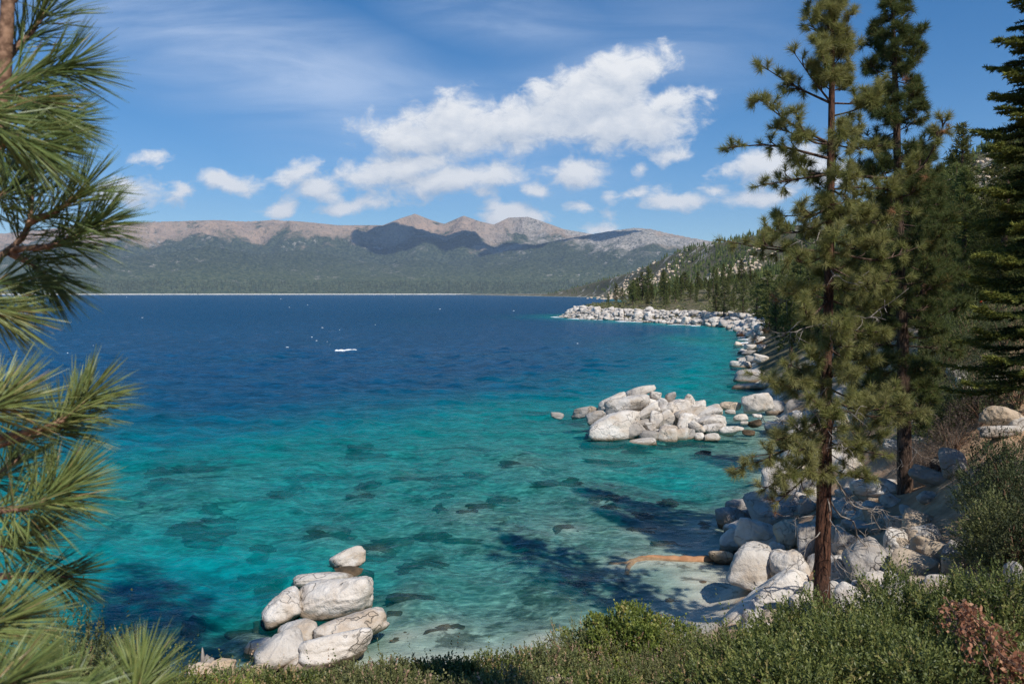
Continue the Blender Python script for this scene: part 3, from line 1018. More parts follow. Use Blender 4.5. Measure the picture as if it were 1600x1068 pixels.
# --- the rock pile standing out of the water near the shore
c = crop(820, 560, 3.81)
gi_ = "white boulders of the rock pile in the water"
PILE = [
    (600, 165, 775, 222, 24, 60.5, "pointed tan topped slab crowning the rock pile in the water"),
    (425, 228, 610, 288, 26, 59.5, "white slab sloping up to the right behind the broad slab of the rock pile"),
    (480, 225, 740, 335, 6, 57.8, "broad pale slab under the pointed crown of the rock pile"),
    (388, 318, 682, 490, 6, 55.2, "largest smooth white boulder at the left front of the rock pile"),
    (590, 380, 712, 478, 28, 54.6, "grey flanked boulder leaning on the largest one of the rock pile"),
    (680, 428, 798, 500, -8, 54.2, "low grey boulder at the waterline between the leaning one and the round one"),
    (605, 475, 782, 548, 4, 53.0, "smooth white boulder lying alone in front of the rock pile"),
    (668, 282, 812, 352, 32, 57.0, "tilted white boulder right of the broad slab of the rock pile"),
    (738, 318, 826, 424, -20, 55.8, "upright grey white boulder in the middle of the rock pile"),
    (793, 395, 908, 502, 0, 54.2, "round white boulder with a cracked face at the foot of the rock pile"),
    (800, 315, 892, 402, 38, 56.2, "slanting boulder behind the round cracked one of the rock pile"),
    (742, 198, 812, 252, -6, 60.0, "small block right of the pointed crown of the rock pile"),
    (836, 203, 902, 258, 12, 60.4, "small grey block on top of the middle of the rock pile"),
    (866, 236, 976, 332, -18, 58.6, "square cut white block high in the middle of the rock pile"),
    (936, 222, 1022, 322, -30, 59.2, "tall rounded boulder on the right shoulder of the rock pile"),
    (1012, 250, 1078, 312, 8, 59.8, "small smooth boulder behind the right shoulder of the rock pile"),
    (996, 290, 1172, 358, 24, 58.0, "long white slab rising to the right on the right end of the rock pile"),
    (914, 322, 992, 434, -12, 55.8, "upright egg shaped boulder right of the middle of the rock pile"),
    (898, 405, 975, 506, -22, 54.3, "wedge shaped boulder right of the round cracked one at the waterline"),
    (944, 420, 1014, 482, 10, 54.6, "small grey boulder at the foot of the egg shaped one"),
    (972, 384, 1078, 436, -32, 55.4, "slab sloping down to the right below the long slab of the rock pile"),
    (1010, 440, 1068, 486, 0, 54.3, "small round boulder at the waterline under the down sloping slab"),
    (1070, 443, 1162, 490, 4, 54.0, "low smooth boulder at the right front corner of the rock pile"),
    (1018, 338, 1192, 412, 12, 56.6, "wide pale slab with a stepped edge at the right end of the rock pile"),
    (1058, 382, 1192, 444, 2, 55.4, "blocky white boulder under the stepped slab of the rock pile"),
    (1158, 404, 1278, 462, 6, 55.0, "smooth half sunk boulder just off the right end of the rock pile"),
    (1158, 258, 1282, 310, -4, 62.0, "saddle backed white boulder standing alone in the water behind the rock pile"),
    (1192, 303, 1252, 330, 0, 60.4, "flat little stone in front of the saddle backed boulder"),
    (1300, 212, 1472, 318, 14, 61.0, "big peaked boulder with a dark right face near the shore behind the pile"),
    (1243, 330, 1326, 372, 8, 58.6, "smooth white stone in the channel between rock pile and shore"),
    (1284, 372, 1328, 398, 0, 56.8, "little round stone in the channel, below the smooth white one"),
    (1355, 330, 1412, 351, 0, 58.8, "thin flat stone awash below the big peaked boulder"),
    (1328, 368, 1408, 410, 16, 56.8, "dark wet stone nearest the shore in the channel"),
    (1012, 546, 1106, 598, -4, 51.4, "tan stone just breaking the surface alone in front of the rock pile"),
    (155, 320, 232, 362, 0, 59.5, "grey stone awash at the far left of the rock pile"),
    (278, 290, 432, 352, 10, 60.0, "grey half sunk boulder left of the rock pile"),
    (366, 312, 486, 386, 24, 57.6, "grey boulder leaning against the left flank of the rock pile"),
    (712, 382, 778, 432, 0, 55.0, "small white stone wedged above the low grey boulder"),
    (782, 236, 852, 304, 36, 58.8, "narrow slanting block below the small blocks at the top of the rock pile"),
    (640, 366, 744, 412, 16, 55.8, "flat stone lying behind the grey flanked boulder"),
    (1140, 310, 1178, 336, 0, 58.0, "pebble sized stone at the tip of the long slab"),
    (1262, 405, 1302, 432, 0, 55.2, "little stone touching the half sunk boulder off the right end"),
    (1296, 424, 1368, 458, -6, 54.6, "brown wet stone awash between rock pile and pine"),
    (804, 268, 892, 332, 22, 58.0, "block filling the gap below the square cut one"),
    (884, 312, 964, 372, 10, 57.2, "grey stone in the gap left of the egg shaped boulder"),
    (760, 420, 830, 470, -14, 55.2, "shaded stone in the gap left of the round cracked one"),
]
for (u0, v0, u1, v1, tilt, Y, label) in PILE:
    px, py, w, h = c(u0, v0, u1, v1)
    gr = None if 'alone' in label else gi_
    m_ = 'granite_grey_shaded' if ('grey' in label and 'white' not in label) else ('submerged' if 'wet' in label else ('granite_tan' if 'tan' in label and 'topped' not in label else 'granite'))
    boulder(px, py, w * 1.06, h * 1.08, label, tilt, Y - 1.0, None, None, gr, mat=m_, faces=9, p=7.5, sub=4)
# rocks that carry the pile from below
for (px, py, w, h, Y) in [(985, 668, 110, 60, 57.5), (1045, 660, 130, 56, 58.5), (1085, 668, 80, 46, 57.5), (1010, 640, 90, 40, 60)]:
    boulder(px, py, w, h, "shadowed boulder deep inside the rock pile showing only in its gaps", 0, Y, None, 3.4, "inner boulders of the rock pile", faces=8)

# --- boulders along the near shore and round the foot of the pines
c = crop(1100, 700, 2.902)
gs = "boulders round the foot of the tall pine"
NEAR = [
    (60, 268, 192, 362, 12, 'granite_grey_shaded', "dark shaded boulder at the upper left end of the shore boulders"),
    (138, 280, 228, 346, 6, 'granite_grey_shaded', "smaller grey boulder right of the dark shaded one at the water"),
    (214, 276, 304, 338, 0, 'granite_grey_shaded', "dark low boulder at the water behind the white flat topped one"),
    (152, 334, 332, 462, -12, 'granite', "bright flat topped boulder above the big rounded one at the water"),
    (72, 370, 188, 478, 10, 'granite', "white boulder with grey flank at the water left of the flat topped one"),
    (28, 465, 134, 522, 8, 'granite_tan', "brown stained stone awash left of the big rounded boulder"),
    (140, 436, 332, 642, -20, 'granite', "big rounded white boulder at the water with a wet brown foot"),
    (294, 430, 362, 500, -14, 'granite', "small white boulder wedged above the big rounded one"),
    (310, 464, 468, 608, 8, 'granite', "cream boulder between the big rounded one and the trunk of the tall pine"),
    (352, 556, 474, 660, 14, 'granite', "smooth boulder below the cream one beside the tall pine"),
    (328, 742, 484, 874, 8, 'granite', "pale lumpy boulder in front of the tall pine's foot"),
    (385, 664, 482, 750, -24, 'granite', "grey white boulder left of the tall pine's foot"),
    (328, 328, 442, 462, 20, 'granite_tan', "brown streaked boulder in the shade above the cream one"),
    (428, 350, 514, 505, 4, 'granite_grey_shaded', "grey boulder directly behind the trunk of the tall pine"),
    (562, 360, 644, 472, 10, 'granite_tan', "ochre boulder just right of the tall pine's trunk"),
    (592, 388, 704, 494, -16, 'granite_grey_shaded', "grey boulder in the shade behind the bare twigs"),
    (628, 328, 784, 394, -4, 'granite_grey_shaded', "dark shaded boulder under the bare hanging twigs"),
    (820, 368, 934, 484, -18, 'granite', "cream block right of the bare hanging twigs"),
    (560, 490, 694, 612, 10, 'granite', "pale boulder right of the tall pine's trunk, halfway up its bare part"),
    (655, 428, 836, 622, 40, 'granite_grey_shaded', "large grey slab slanting up to the right behind the pine's foot"),
    (708, 562, 836, 684, 6, 'granite', "rounded grey boulder with a bright lower face right of the pine's foot"),
    (592, 650, 792, 776, -26, 'granite', "long boulder sloping down to the right beside the tall pine's foot"),
    (582, 715, 748, 792, -14, 'granite', "pale boulder touching the shrub tops right of the tall pine"),
    (560, 604, 645, 692, 0, 'granite', "white block hidden half behind the tall pine's trunk"),
    (818, 524, 894, 632, -10, 'granite', "small cream block below the cream block right of the twigs"),
    (918, 368, 1004, 462, 0, 'granite_tan', "tan boulder at the edge of the sandy path"),
    (858, 474, 1044, 592, -12, 'granite_tan', "tan dusty boulder in the sunlit dirt below the path"),
    (898, 288, 1014, 392, -24, 'granite_tan', "tan boulder under the second pine's foot"),
    (676, 138, 884, 222, 4, 'granite', "flat pale boulder left of the second pine's foot"),
    (608, 118, 704, 194, 24, 'granite', "pale boulder behind the bare twigs left of the second pine"),
    (600, 30, 702, 132, -52, 'granite', "pointed white slab standing behind the twigs left of the second pine"),
    (1004, 574, 1138, 664, 18, 'granite', "half shaded white boulder just above the green shrub"),
    (944, 418, 1104, 514, -12, 'granite_tan', "tan dirt covered boulder below the sandy path"),
    (800, 650, 906, 764, 6, 'granite_grey_shaded', "dark boulder showing above the green shrub beside the long sloping one"),
    (1098, 430, 1226, 504, -10, 'granite_grey_shaded', "shaded boulder under the olive bush beside the path"),
    (1078, 0, 1182, 132, 10, 'granite_grey_shaded', "big round grey boulder beside the path under the dark bush"),
    (940, 96, 1114, 172, -16, 'granite_grey_shaded', "long flat grey boulder at the path right of the second pine"),
    (1000, 48, 1088, 112, 6, 'granite_grey_shaded', "small grey boulder beside the big round one at the path"),
    (452, 610, 516, 714, 0, 'granite', "narrow white boulder left of the tall pine's trunk"),
    (430, 230, 508, 300, 6, 'granite_grey_shaded', "shaded boulder under the low branches left of the trunk"),
    (1366, 520, 1452, 640, 0, 'granite_grey_shaded', "dark boulder in deep shade at the right behind the green shrub"),
    (300, 250, 345, 330, 70, 'granite_grey_shaded', "upright bluish slab under the low branches at the water"),
    (700, 690, 800, 760, 0, 'granite', "white boulder in the gap below the rounded grey one"),
    (470, 480, 520, 560, 0, 'granite_grey_shaded', "shaded stone touching the left side of the tall pine's trunk"),
    (1085, 500, 1180, 570, 0, 'granite_tan', "brown boulder in the shade between path and olive bush"),
    (760, 480, 850, 560, 8, 'granite', "pale stone between the grey slab and the cream blocks"),
]
for (u0, v0, u1, v1, tilt, m_, label) in NEAR:
    px, py, w, h = c(u0, v0, u1, v1)
    boulder(px, py, w * 1.06, h * 1.08, label, tilt, None, None, None, gs, mat=m_, faces=9, p=7.5)
for (px, py, w, h, tilt, Y, m_, label) in [
    (1193, 950, 150, 58, 42, 22.6, 'granite', "longest smooth white boulder slanting from sand up towards the tall pine"),
    (1184, 995, 58, 44, 8, 21.0, 'granite', "white boulder below the longest smooth one at the sand"),
    (1141, 1005, 34, 30, 0, 21.6, 'granite', "small boulder spotted with leaf shade at the edge of the sand"),
]:
    boulder(px, py, w, h, label, tilt, Y, None, 1.5, gs, mat=m_, faces=7, p=5, sub=5)

gu = "boulders among the brush up the right slope"
for (px, py, w, h, m_, label) in [
    (1497, 584, 36, 28, 'granite_grey_shaded', "grey boulder among brush, upper one of two below the third pine"),
    (1507, 609, 34, 36, 'granite', "pale boulder standing under the grey one below the third pine"),
    (1566, 652, 62, 34, 'granite_tan', "tan flat boulder above the dark bush at the right"),
    (1563, 674, 60, 22, 'granite', "pale flat boulder lying below the tan one above the dark bush"),
    (1592, 662, 34, 22, 'granite', "white flat boulder under the fir branches at the right"),
    (1560, 600, 32, 30, 'granite_grey_shaded', "dark boulder in the shade under the fir"),
    (1440, 690, 44, 20, 'granite', "pale stone on the dirt bank right of the second pine"),
    (1455, 745, 36, 18, 'granite', "low pale stone at the far edge of the path"),
    (1436, 655, 40, 26, 'granite_grey_shaded', "grey stone at the top of the dirt bank behind the second pine"),
    (1476, 668, 30, 18, 'granite_tan', "tan stone in the dry brush above the path"),
    (1400, 700, 40, 24, 'granite', "pale stone just left of the second pine's trunk"),
]:
    boulder(px, py, w, h, label, random.Random(px).uniform(-15, 15), None, None, None, gu, mat=m_)

# flat slabs in the cove behind the rock pile
gc = "grey slabs along the cove"
for (px, py, w, h, Y, label) in [
    (1182, 604, 84, 13, 84, "long grey slab awash pointing into the water, nearest of the cove slabs"),
    (1170, 588, 46, 24, 90, "steep grey slab behind the long one in the cove"),
    (1205, 600, 40, 16, 86, "grey slab at the inner end of the long one in the cove"),
    (1186, 561, 70, 10, 118, "low grey slab reaching out in the middle of the cove"),
    (1180, 551, 44, 8, 128, "thin pale slab behind the low grey one in the cove"),
    (1214, 552, 28, 20, 122, "white block on the shore of the cove"),
    (1196, 553, 24, 16, 124, "pale block left of the white one on the shore of the cove"),
    (1228, 562, 22, 18, 116, "dark block right of the white one on the shore of the cove"),
    (1206, 580, 26, 22, 100, "grey block under the pine tips in the cove"),
    (1150, 604, 30, 7, 86, "thin stone tip just above the water at the end of the long cove slab"),
    (1212, 640, 34, 30, 66, "dark shaded boulder at the shore right of the big peaked one"),
    (1222, 668, 40, 26, 60, "grey boulder at the shore under the low pine branches"),
    (1246, 640, 40, 34, 64, "grey boulder on the bank behind the tall pine's low branches"),
]:
    boulder(px, py, w, h, label, random.Random(px).uniform(-5, 12), Y, None, None, gc, mat='granite_grey_shaded' if 'grey' in label or 'dark' in label else 'granite', sub=3)

# --- boulders lining the headland, every one its own thing
rng = np.random.default_rng(12)
hs = np.array([(20, 341), (30, 312), (45, 283), (65, 232), (60, 202), (38, 129), (31, 102), (27, 88)], float)
seg = np.linalg.norm(np.diff(hs, axis=0), axis=1)
cum = np.concatenate([[0], np.cumsum(seg)])
rocks = [stone_shape(900 + k, 4, 10, 9) for k in range(9)]
meshes = {}
for k in range(150):
    s = rng.uniform(0, cum[-1]) if k > 90 else rng.uniform(0, cum[4])
    i = min(np.searchsorted(cum, s, 'right') - 1, len(hs) - 2)
    f = (s - cum[i]) / seg[i]
    p0 = hs[i] * (1 - f) + hs[i + 1] * f
    nrm = unit(np.array([-(hs[i + 1] - hs[i])[1], (hs[i + 1] - hs[i])[0]]))
    if inside(np.array([(p0 + nrm * 4)[0]]), np.array([(p0 + nrm * 4)[1]]), WATERPOLY)[0]:
        nrm = -nrm
    off = rng.uniform(-1.0, 7) if s < cum[3] else rng.uniform(-2.0, 4)
    x, y = p0 + nrm * off
    size = (rng.uniform(0.7, 1.55) if y > 180 else rng.uniform(0.5, 1.1)) * (0.75 if off > 8 else 1)
    z = max(hgt(x, y), -0.3)
    q = rng.integers(9)
    key = (q, 'granite_grey_shaded' if rng.random() < 0.22 else 'granite')
    if key not in meshes:
        mb = MB()
        mb.add(rocks[q][0], rocks[q][1])
        o = mb.build("boulder", M[key[1]])
        meshes[key] = o.data
    else:
        o = bpy.data.objects.new("boulder", meshes[key])
        COL.objects.link(o)
    o.scale = (size * rng.uniform(0.9, 1.5), size * rng.uniform(0.8, 1.2), size * rng.uniform(0.6, 1.0))
    o.rotation_euler = (rng.uniform(-0.3, 0.3), rng.uniform(-0.3, 0.3), rng.uniform(0, 6.28))
    o.location = (x, y, z + size * 0.25)
    if y > 190:
        tag(o, "pale granite boulder among the rocks lining the headland shore", "boulder", "boulders lining the headland")
    else:
        tag(o, "pale boulder on the stony shore between cove and headland", "boulder", "boulders on the cove shore")

# --- rubble too small to count between the headland boulders
rng = np.random.default_rng(19)
small = [stone_shape(950 + k, 2, 8, 9) for k in range(4)]
mb = MB()
for k in range(1300):
    s = rng.uniform(0, cum[4] + 20)
    i = min(np.searchsorted(cum, s, 'right') - 1, len(hs) - 2)
    f = (s - cum[i]) / seg[i]
    p0 = hs[i] * (1 - f) + hs[i + 1] * f
    nrm = unit(np.array([-(hs[i + 1] - hs[i])[1], (hs[i + 1] - hs[i])[0]]))
    if inside(np.array([(p0 + nrm * 4)[0]]), np.array([(p0 + nrm * 4)[1]]), WATERPOLY)[0]:
        nrm = -nrm
    x, y = p0 + nrm * rng.uniform(-0.6, 8 if s < cum[3] else 4)
    size = rng.uniform(0.25, 0.8)
    q = small[rng.integers(4)]
    th = rng.uniform(0, 6.28)
    X = q[0] * [size * rng.uniform(0.9, 1.5), size, size * 0.75]
    X = np.stack([X[:, 0] * math.cos(th) - X[:, 1] * math.sin(th), X[:, 0] * math.sin(th) + X[:, 1] * math.cos(th), X[:, 2]], 1)
    mb.add(X + [x, y, max(hgt(x, y), -0.2) + size * 0.25], q[1])
struct(mb.build("rubble", M['granite']), 'stuff')

# --- boulders on the bank between the rock pile and the tall pine
rng = np.random.default_rng(18)
bank = {}
for k in range(34):
    Y = rng.uniform(31, 64)
    x = np.interp(Y, [31, 36, 42, 51, 65], [9.3, 11.2, 14, 18, 22]) + rng.uniform(-0.6, 4.5)
    size = rng.uniform(0.45, 1.15)
    q = int(rng.integers(9))
    key = (q, 'granite_grey_shaded' if rng.random() < 0.4 else 'granite')
    if key not in bank:
        mb = MB()
        mb.add(rocks[q][0], rocks[q][1])
        o = mb.build("boulder", M[key[1]])
        bank[key] = o.data
    else:
        o = bpy.data.objects.new("boulder", bank[key])
        COL.objects.link(o)
    o.scale = (size * rng.uniform(0.9, 1.5), size * rng.uniform(0.8, 1.2), size * rng.uniform(0.6, 0.95))
    o.rotation_euler = (rng.uniform(-0.3, 0.3), rng.uniform(-0.3, 0.3), rng.uniform(0, 6.28))
    o.location = (x, Y, max(hgt(x, Y), -0.2) + size * 0.3)
    tag(o, "boulder on the shaded bank behind the tall pine's low branches", "boulder", "boulders on the bank behind the tall pine")

# --- small stones between the near boulders
rng = np.random.default_rng(15)
stone_mesh = {}
for k in range(150):
    px, py = rng.uniform(1130, 1470), rng.uniform(770, 985)
    if px < 1180 and py > 900 or px + (py - 780) * 0.3 < 1150:
        continue
    f = hit(px, py)
    if f[2] < 0.1:
        continue
    size = rng.uniform(0.12, 0.42)
    q = rng.integers(9)
    if q not in stone_mesh:
        mb = MB()
        mb.add(rocks[q][0], rocks[q][1])
        o = mb.build("stone", M['granite_tan' if q % 3 == 0 else 'granite'])
        stone_mesh[q] = o.data
    else:
        o = bpy.data.objects.new("stone", stone_mesh[q])
        COL.objects.link(o)
    o.scale = (size * rng.uniform(0.9, 1.4), size, size * rng.uniform(0.6, 0.9))
    o.rotation_euler = (rng.uniform(-0.4, 0.4), rng.uniform(-0.4, 0.4), rng.uniform(0, 6.28))
    o.location = (f[0], f[1], f[2] + size * 0.2)
    tag(o, "small stone filling a gap between the large shore boulders", "stone", "small stones between the shore boulders")

# --- drowned boulders seen through the water
gd = "drowned boulders"
for (px, py, w, h, label) in [
    (640, 745, 66, 20, "dark drowned rock farthest out in the turquoise shallows"), (562, 772, 50, 12, "thin dark drowned rock left of the farthest one in the turquoise shallows"),
    (730, 797, 38, 13, "small dark drowned rock in the middle of the turquoise water"), (812, 722, 66, 20, "dark drowned rock in front of the white rock pile's left"),
    (945, 777, 54, 26, "dark drowned rock below the lone tan stone"), (1000, 826, 70, 22, "long drowned rock left of the shore boulders"),
    (886, 824, 56, 26, "round drowned rock in the middle of the pale shallows"), (660, 878, 84, 24, "drowned rock right of the leaning white boulder"),
    (585, 852, 74, 24, "drowned rock behind the leaning white boulder"), (508, 832, 70, 24, "drowned rock left of and behind the leaning white boulder"),
    (314, 818, 120, 26, "large dark drowned rock beside the pine needles at the left"), (614, 957, 38, 24, "brown drowned rock right of the largest round white boulder"),
    (630, 990, 46, 22, "brown rock awash right of the broad white boulder"), (690, 978, 74, 18, "long drowned rock right of the brown one awash"),
    (640, 930, 80, 26, "olive drowned rock right of the white heap"), (382, 980, 58, 24, "brown drowned rock left of the half brown boulder"),
    (300, 962, 40, 16, "reddish drowned rock out in the dark water at the left"), (420, 918, 56, 16, "olive drowned rock behind the half brown boulder"),
    (352, 1022, 60, 26, "drowned rock in the dark water next to the bleached stump"), (1048, 848, 40, 16, "brown drowned rock above the sunken log"),
    (1088, 904, 44, 20, "olive drowned rock below the sunken log"), (857, 1000, 44, 16, "tan flat rock just under the surface behind the round bush"),
    (1060, 935, 44, 12, "tan drowned slab between sunken log and sand"), (1098, 816, 40, 22, "brown drowned rock at the foot of the dark shore boulder"),
    (900, 655, 70, 14, "drowned ledge left of the white rock pile"), (1080, 690, 90, 18, "drowned ledge in front of the white rock pile"),
    (830, 640, 60, 10, "faint drowned rock far left of the rock pile"), (480, 740, 70, 14, "faint drowned rock in the teal water at the left"),
    (690, 770, 40, 10, "faint small drowned rock in the turquoise water"), (1000, 800, 44, 16, "small drowned rock beside the long one near the shore"),
] + [(int(_r.uniform(240, 1090)), int(_r.uniform(668, 905)), int(_r.uniform(30, 95)), int(_r.uniform(12, 26)), "faint dark rock lying deep on the bed under turquoise water") for _r in [random.Random(8)] for _ in range(34)]:
    gr_ = gd if 'deep' not in label else 'faint rocks deep in the lake'
    awash = 'awash' in label or 'just under' in label
    f = atz(px, py, 0.0)
    for _ in range(6):
        bed = hgt(f[0], f[1])
        f = atz(px, py, (-0.02 if awash else max(bed * 0.55, bed + 0.05)))
    k = f[1] / FPX
    a = w * k / 2
    X, F = stone_shape(2000 + px, 5, 6, 4, 0.3)
    hh = max((f[2] - bed) / 2 + 0.15, 0.15)
    mb = MB()
    mb.add(X * [a, max(h * k / 2 / 0.4, a * 0.45), hh] + [0, 0, hh], F)
    o = mb.build("drowned_rock", M['submerged'])
    o.location = (f[0], f[1], f[2] - 2 * hh)
    tag(o, label, "rock", gr_)
# ------------------------------------------------------------------ the tall pines
def tuft(mb, c, d, rng, n=110, L=0.25, w=0.010, a=0.5, spread=(10, 76)):
    """A pine shoot: long needles standing off the last stretch of a twig that ends at c and points along d."""
    s = rng.uniform(-0.16, 0.02, n)
    B = c + d * s[:, None]
    ang = R(1) * (spread[0] + (spread[1] - spread[0]) * rng.random(n) ** 0.8)
    D = around(d, ang, rng)
    D[:, 2] -= 0.1
    blades(mb, B, D, L * rng.uniform(0.7, 1.1, n), w, rng, np.clip(a + 0.08 + rng.normal(0, 0.16, n), 0, 0.93))


class Pine:
    def __init__(self, name, label, trunk, rad, bark, needle, group=None, cat="pine tree", seed=1):
        self.rng = np.random.default_rng(seed)
        self.P = np.asarray(trunk, float)
        self.base = self.P[0].copy()
        self.root = thing(name, label, cat, self.base, group)
        n = 60
        C = bezier(self.P, n)
        self.C, self.rad = C, rad
        self.r = rad * (1 - np.linspace(0, 1, n)) ** 0.9 + 0.015
        self.r[:4] *= [1.35, 1.18, 1.07, 1.02]
        mb = MB()
        tube(mb, C - self.base, self.r, 14, 0.5, 0.035, self.rng)
        mb.build("trunk", M[bark], self.root)
        self.mb = MB()
        self.branches, self.dead = [], []

    def on(self, z):
        k = int(np.argmin(np.abs(self.C[:, 2] - z)))
        return self.C[k], self.r[k]

    def branch(self, start, tip, tufts=6, a=0.5, sag=0.12, bare=0.35, n=110, L=0.24, rad=None, side=0.42, w=0.0105, mid=None, up=0.35):
        r = self.rng
        start, tip = np.asarray(start, float), np.asarray(tip, float)
        ln = np.linalg.norm(tip - start)
        P = [start, mid if mid is not None else start * 0.5 + tip * 0.5 + np.array([0, 0, -sag * ln]) + r.normal(0, 0.05 * ln, 3), tip]
        C = bezier(P, 12)
        rad = rad or (0.012 + 0.011 * ln)
        mb = MB()
        tube(mb, C - self.base, np.linspace(rad, 0.007, 12), 5)
        T = unit(np.gradient(C, axis=0))
        tuft(self.mb, tip - self.base, T[-1], r, n, L, w, a)
        for k in range(tufts):
            t = r.uniform(bare, 0.97)
            i = int(t * 11)
            lat = unit(np.cross(T[i], r.normal(size=3)))
            d = unit(T[i] * r.uniform(0.3, 1.0) + lat * r.uniform(0.4, 1.0) + np.array([0, 0, up]))
            l2 = side * r.uniform(0.45, 1.15) * (1.1 - 0.45 * t) * min(1.0, 0.35 + ln / 3)
            q = C[i] + d * l2
            m2 = C[i] + T[i] * l2 * 0.25 + d * l2 * 0.45
            tube(mb, bezier([C[i], m2, q], 5) - self.base, np.linspace(rad * 0.42 + 0.003, 0.005, 5), 4)
            d2 = unit(q - m2 + np.array([0, 0, 0.05]))
            tuft(self.mb, q - self.base, d2, r, n, L * r.uniform(0.85, 1.1), w, np.clip(a + r.normal(0, 0.1), 0, 1))
            if r.random() < 0.5:
                q3 = C[i] + d * l2 * 0.6 + lat * 0.16
                tube(mb, np.array([m2, q3]) - self.base, [0.006, 0.004], 4)
                tuft(self.mb, q3 - self.base, unit(q3 - m2), r, int(n * 0.8), L, w, np.clip(a + r.normal(0, 0.1), 0, 1))
        self.branches.append(mb)

    def bare(self, start, tip, twigs=8, sag=0.15, rad=None, ln2=0.5):
        """A dead branch with kinked leafless twigs."""
        r = self.rng
        start, tip = np.asarray(start, float), np.asarray(tip, float)
        ln = np.linalg.norm(tip - start)
        k = 7
        t = np.linspace(0, 1, k)[:, None]
        C = start * (1 - t) + tip * t + np.array([0, 0, -sag * ln]) * 4 * t * (1 - t) + np.vstack([np.zeros(3), r.normal(0, 0.035 * ln, (k - 2, 3)), np.zeros(3)])
        C = bezier(C, 16)
        rad = rad or 0.009 + 0.006 * ln
        mb = MB()
        tube(mb, C - self.base, np.linspace(rad, 0.005, 16), 5)
        T = unit(np.gradient(C, axis=0))
        for q in range(twigs):
            i = r.integers(4, 15)
            d = unit(T[i] * 0.6 + r.normal(0, 0.6, 3) + np.array([0, 0, -0.35]))
            l2 = ln2 * r.uniform(0.3, 1.2)
            W_ = np.array([C[i], C[i] + d * l2 * 0.5 + r.normal(0, 0.05, 3), C[i] + d * l2 + np.array([0, 0, -0.14 * l2]) + r.normal(0, 0.07, 3)])
            tube(mb, bezier(W_, 6) - self.base, np.linspace(rad * 0.5, 0.004, 6), 4)
            if r.random() < 0.6:
                e = W_[1] + unit(r.normal(size=3) + [0, 0, -0.4]) * l2 * 0.5
                tube(mb, np.array([W_[1], (W_[1] + e) / 2 + r.normal(0, 0.03, 3), e]) - self.base, [0.006, 0.005, 0.003], 4)
        self.dead.append(mb)

    def finish(self, needle, bark):
        cr = self.mb.build("crown", M[needle], self.root, smooth=False)
        for mb in self.branches:
            mb.build("branch", M[bark], cr)
        for mb in self.dead:
            mb.build("dead_branch", M['deadwood'], self.root)


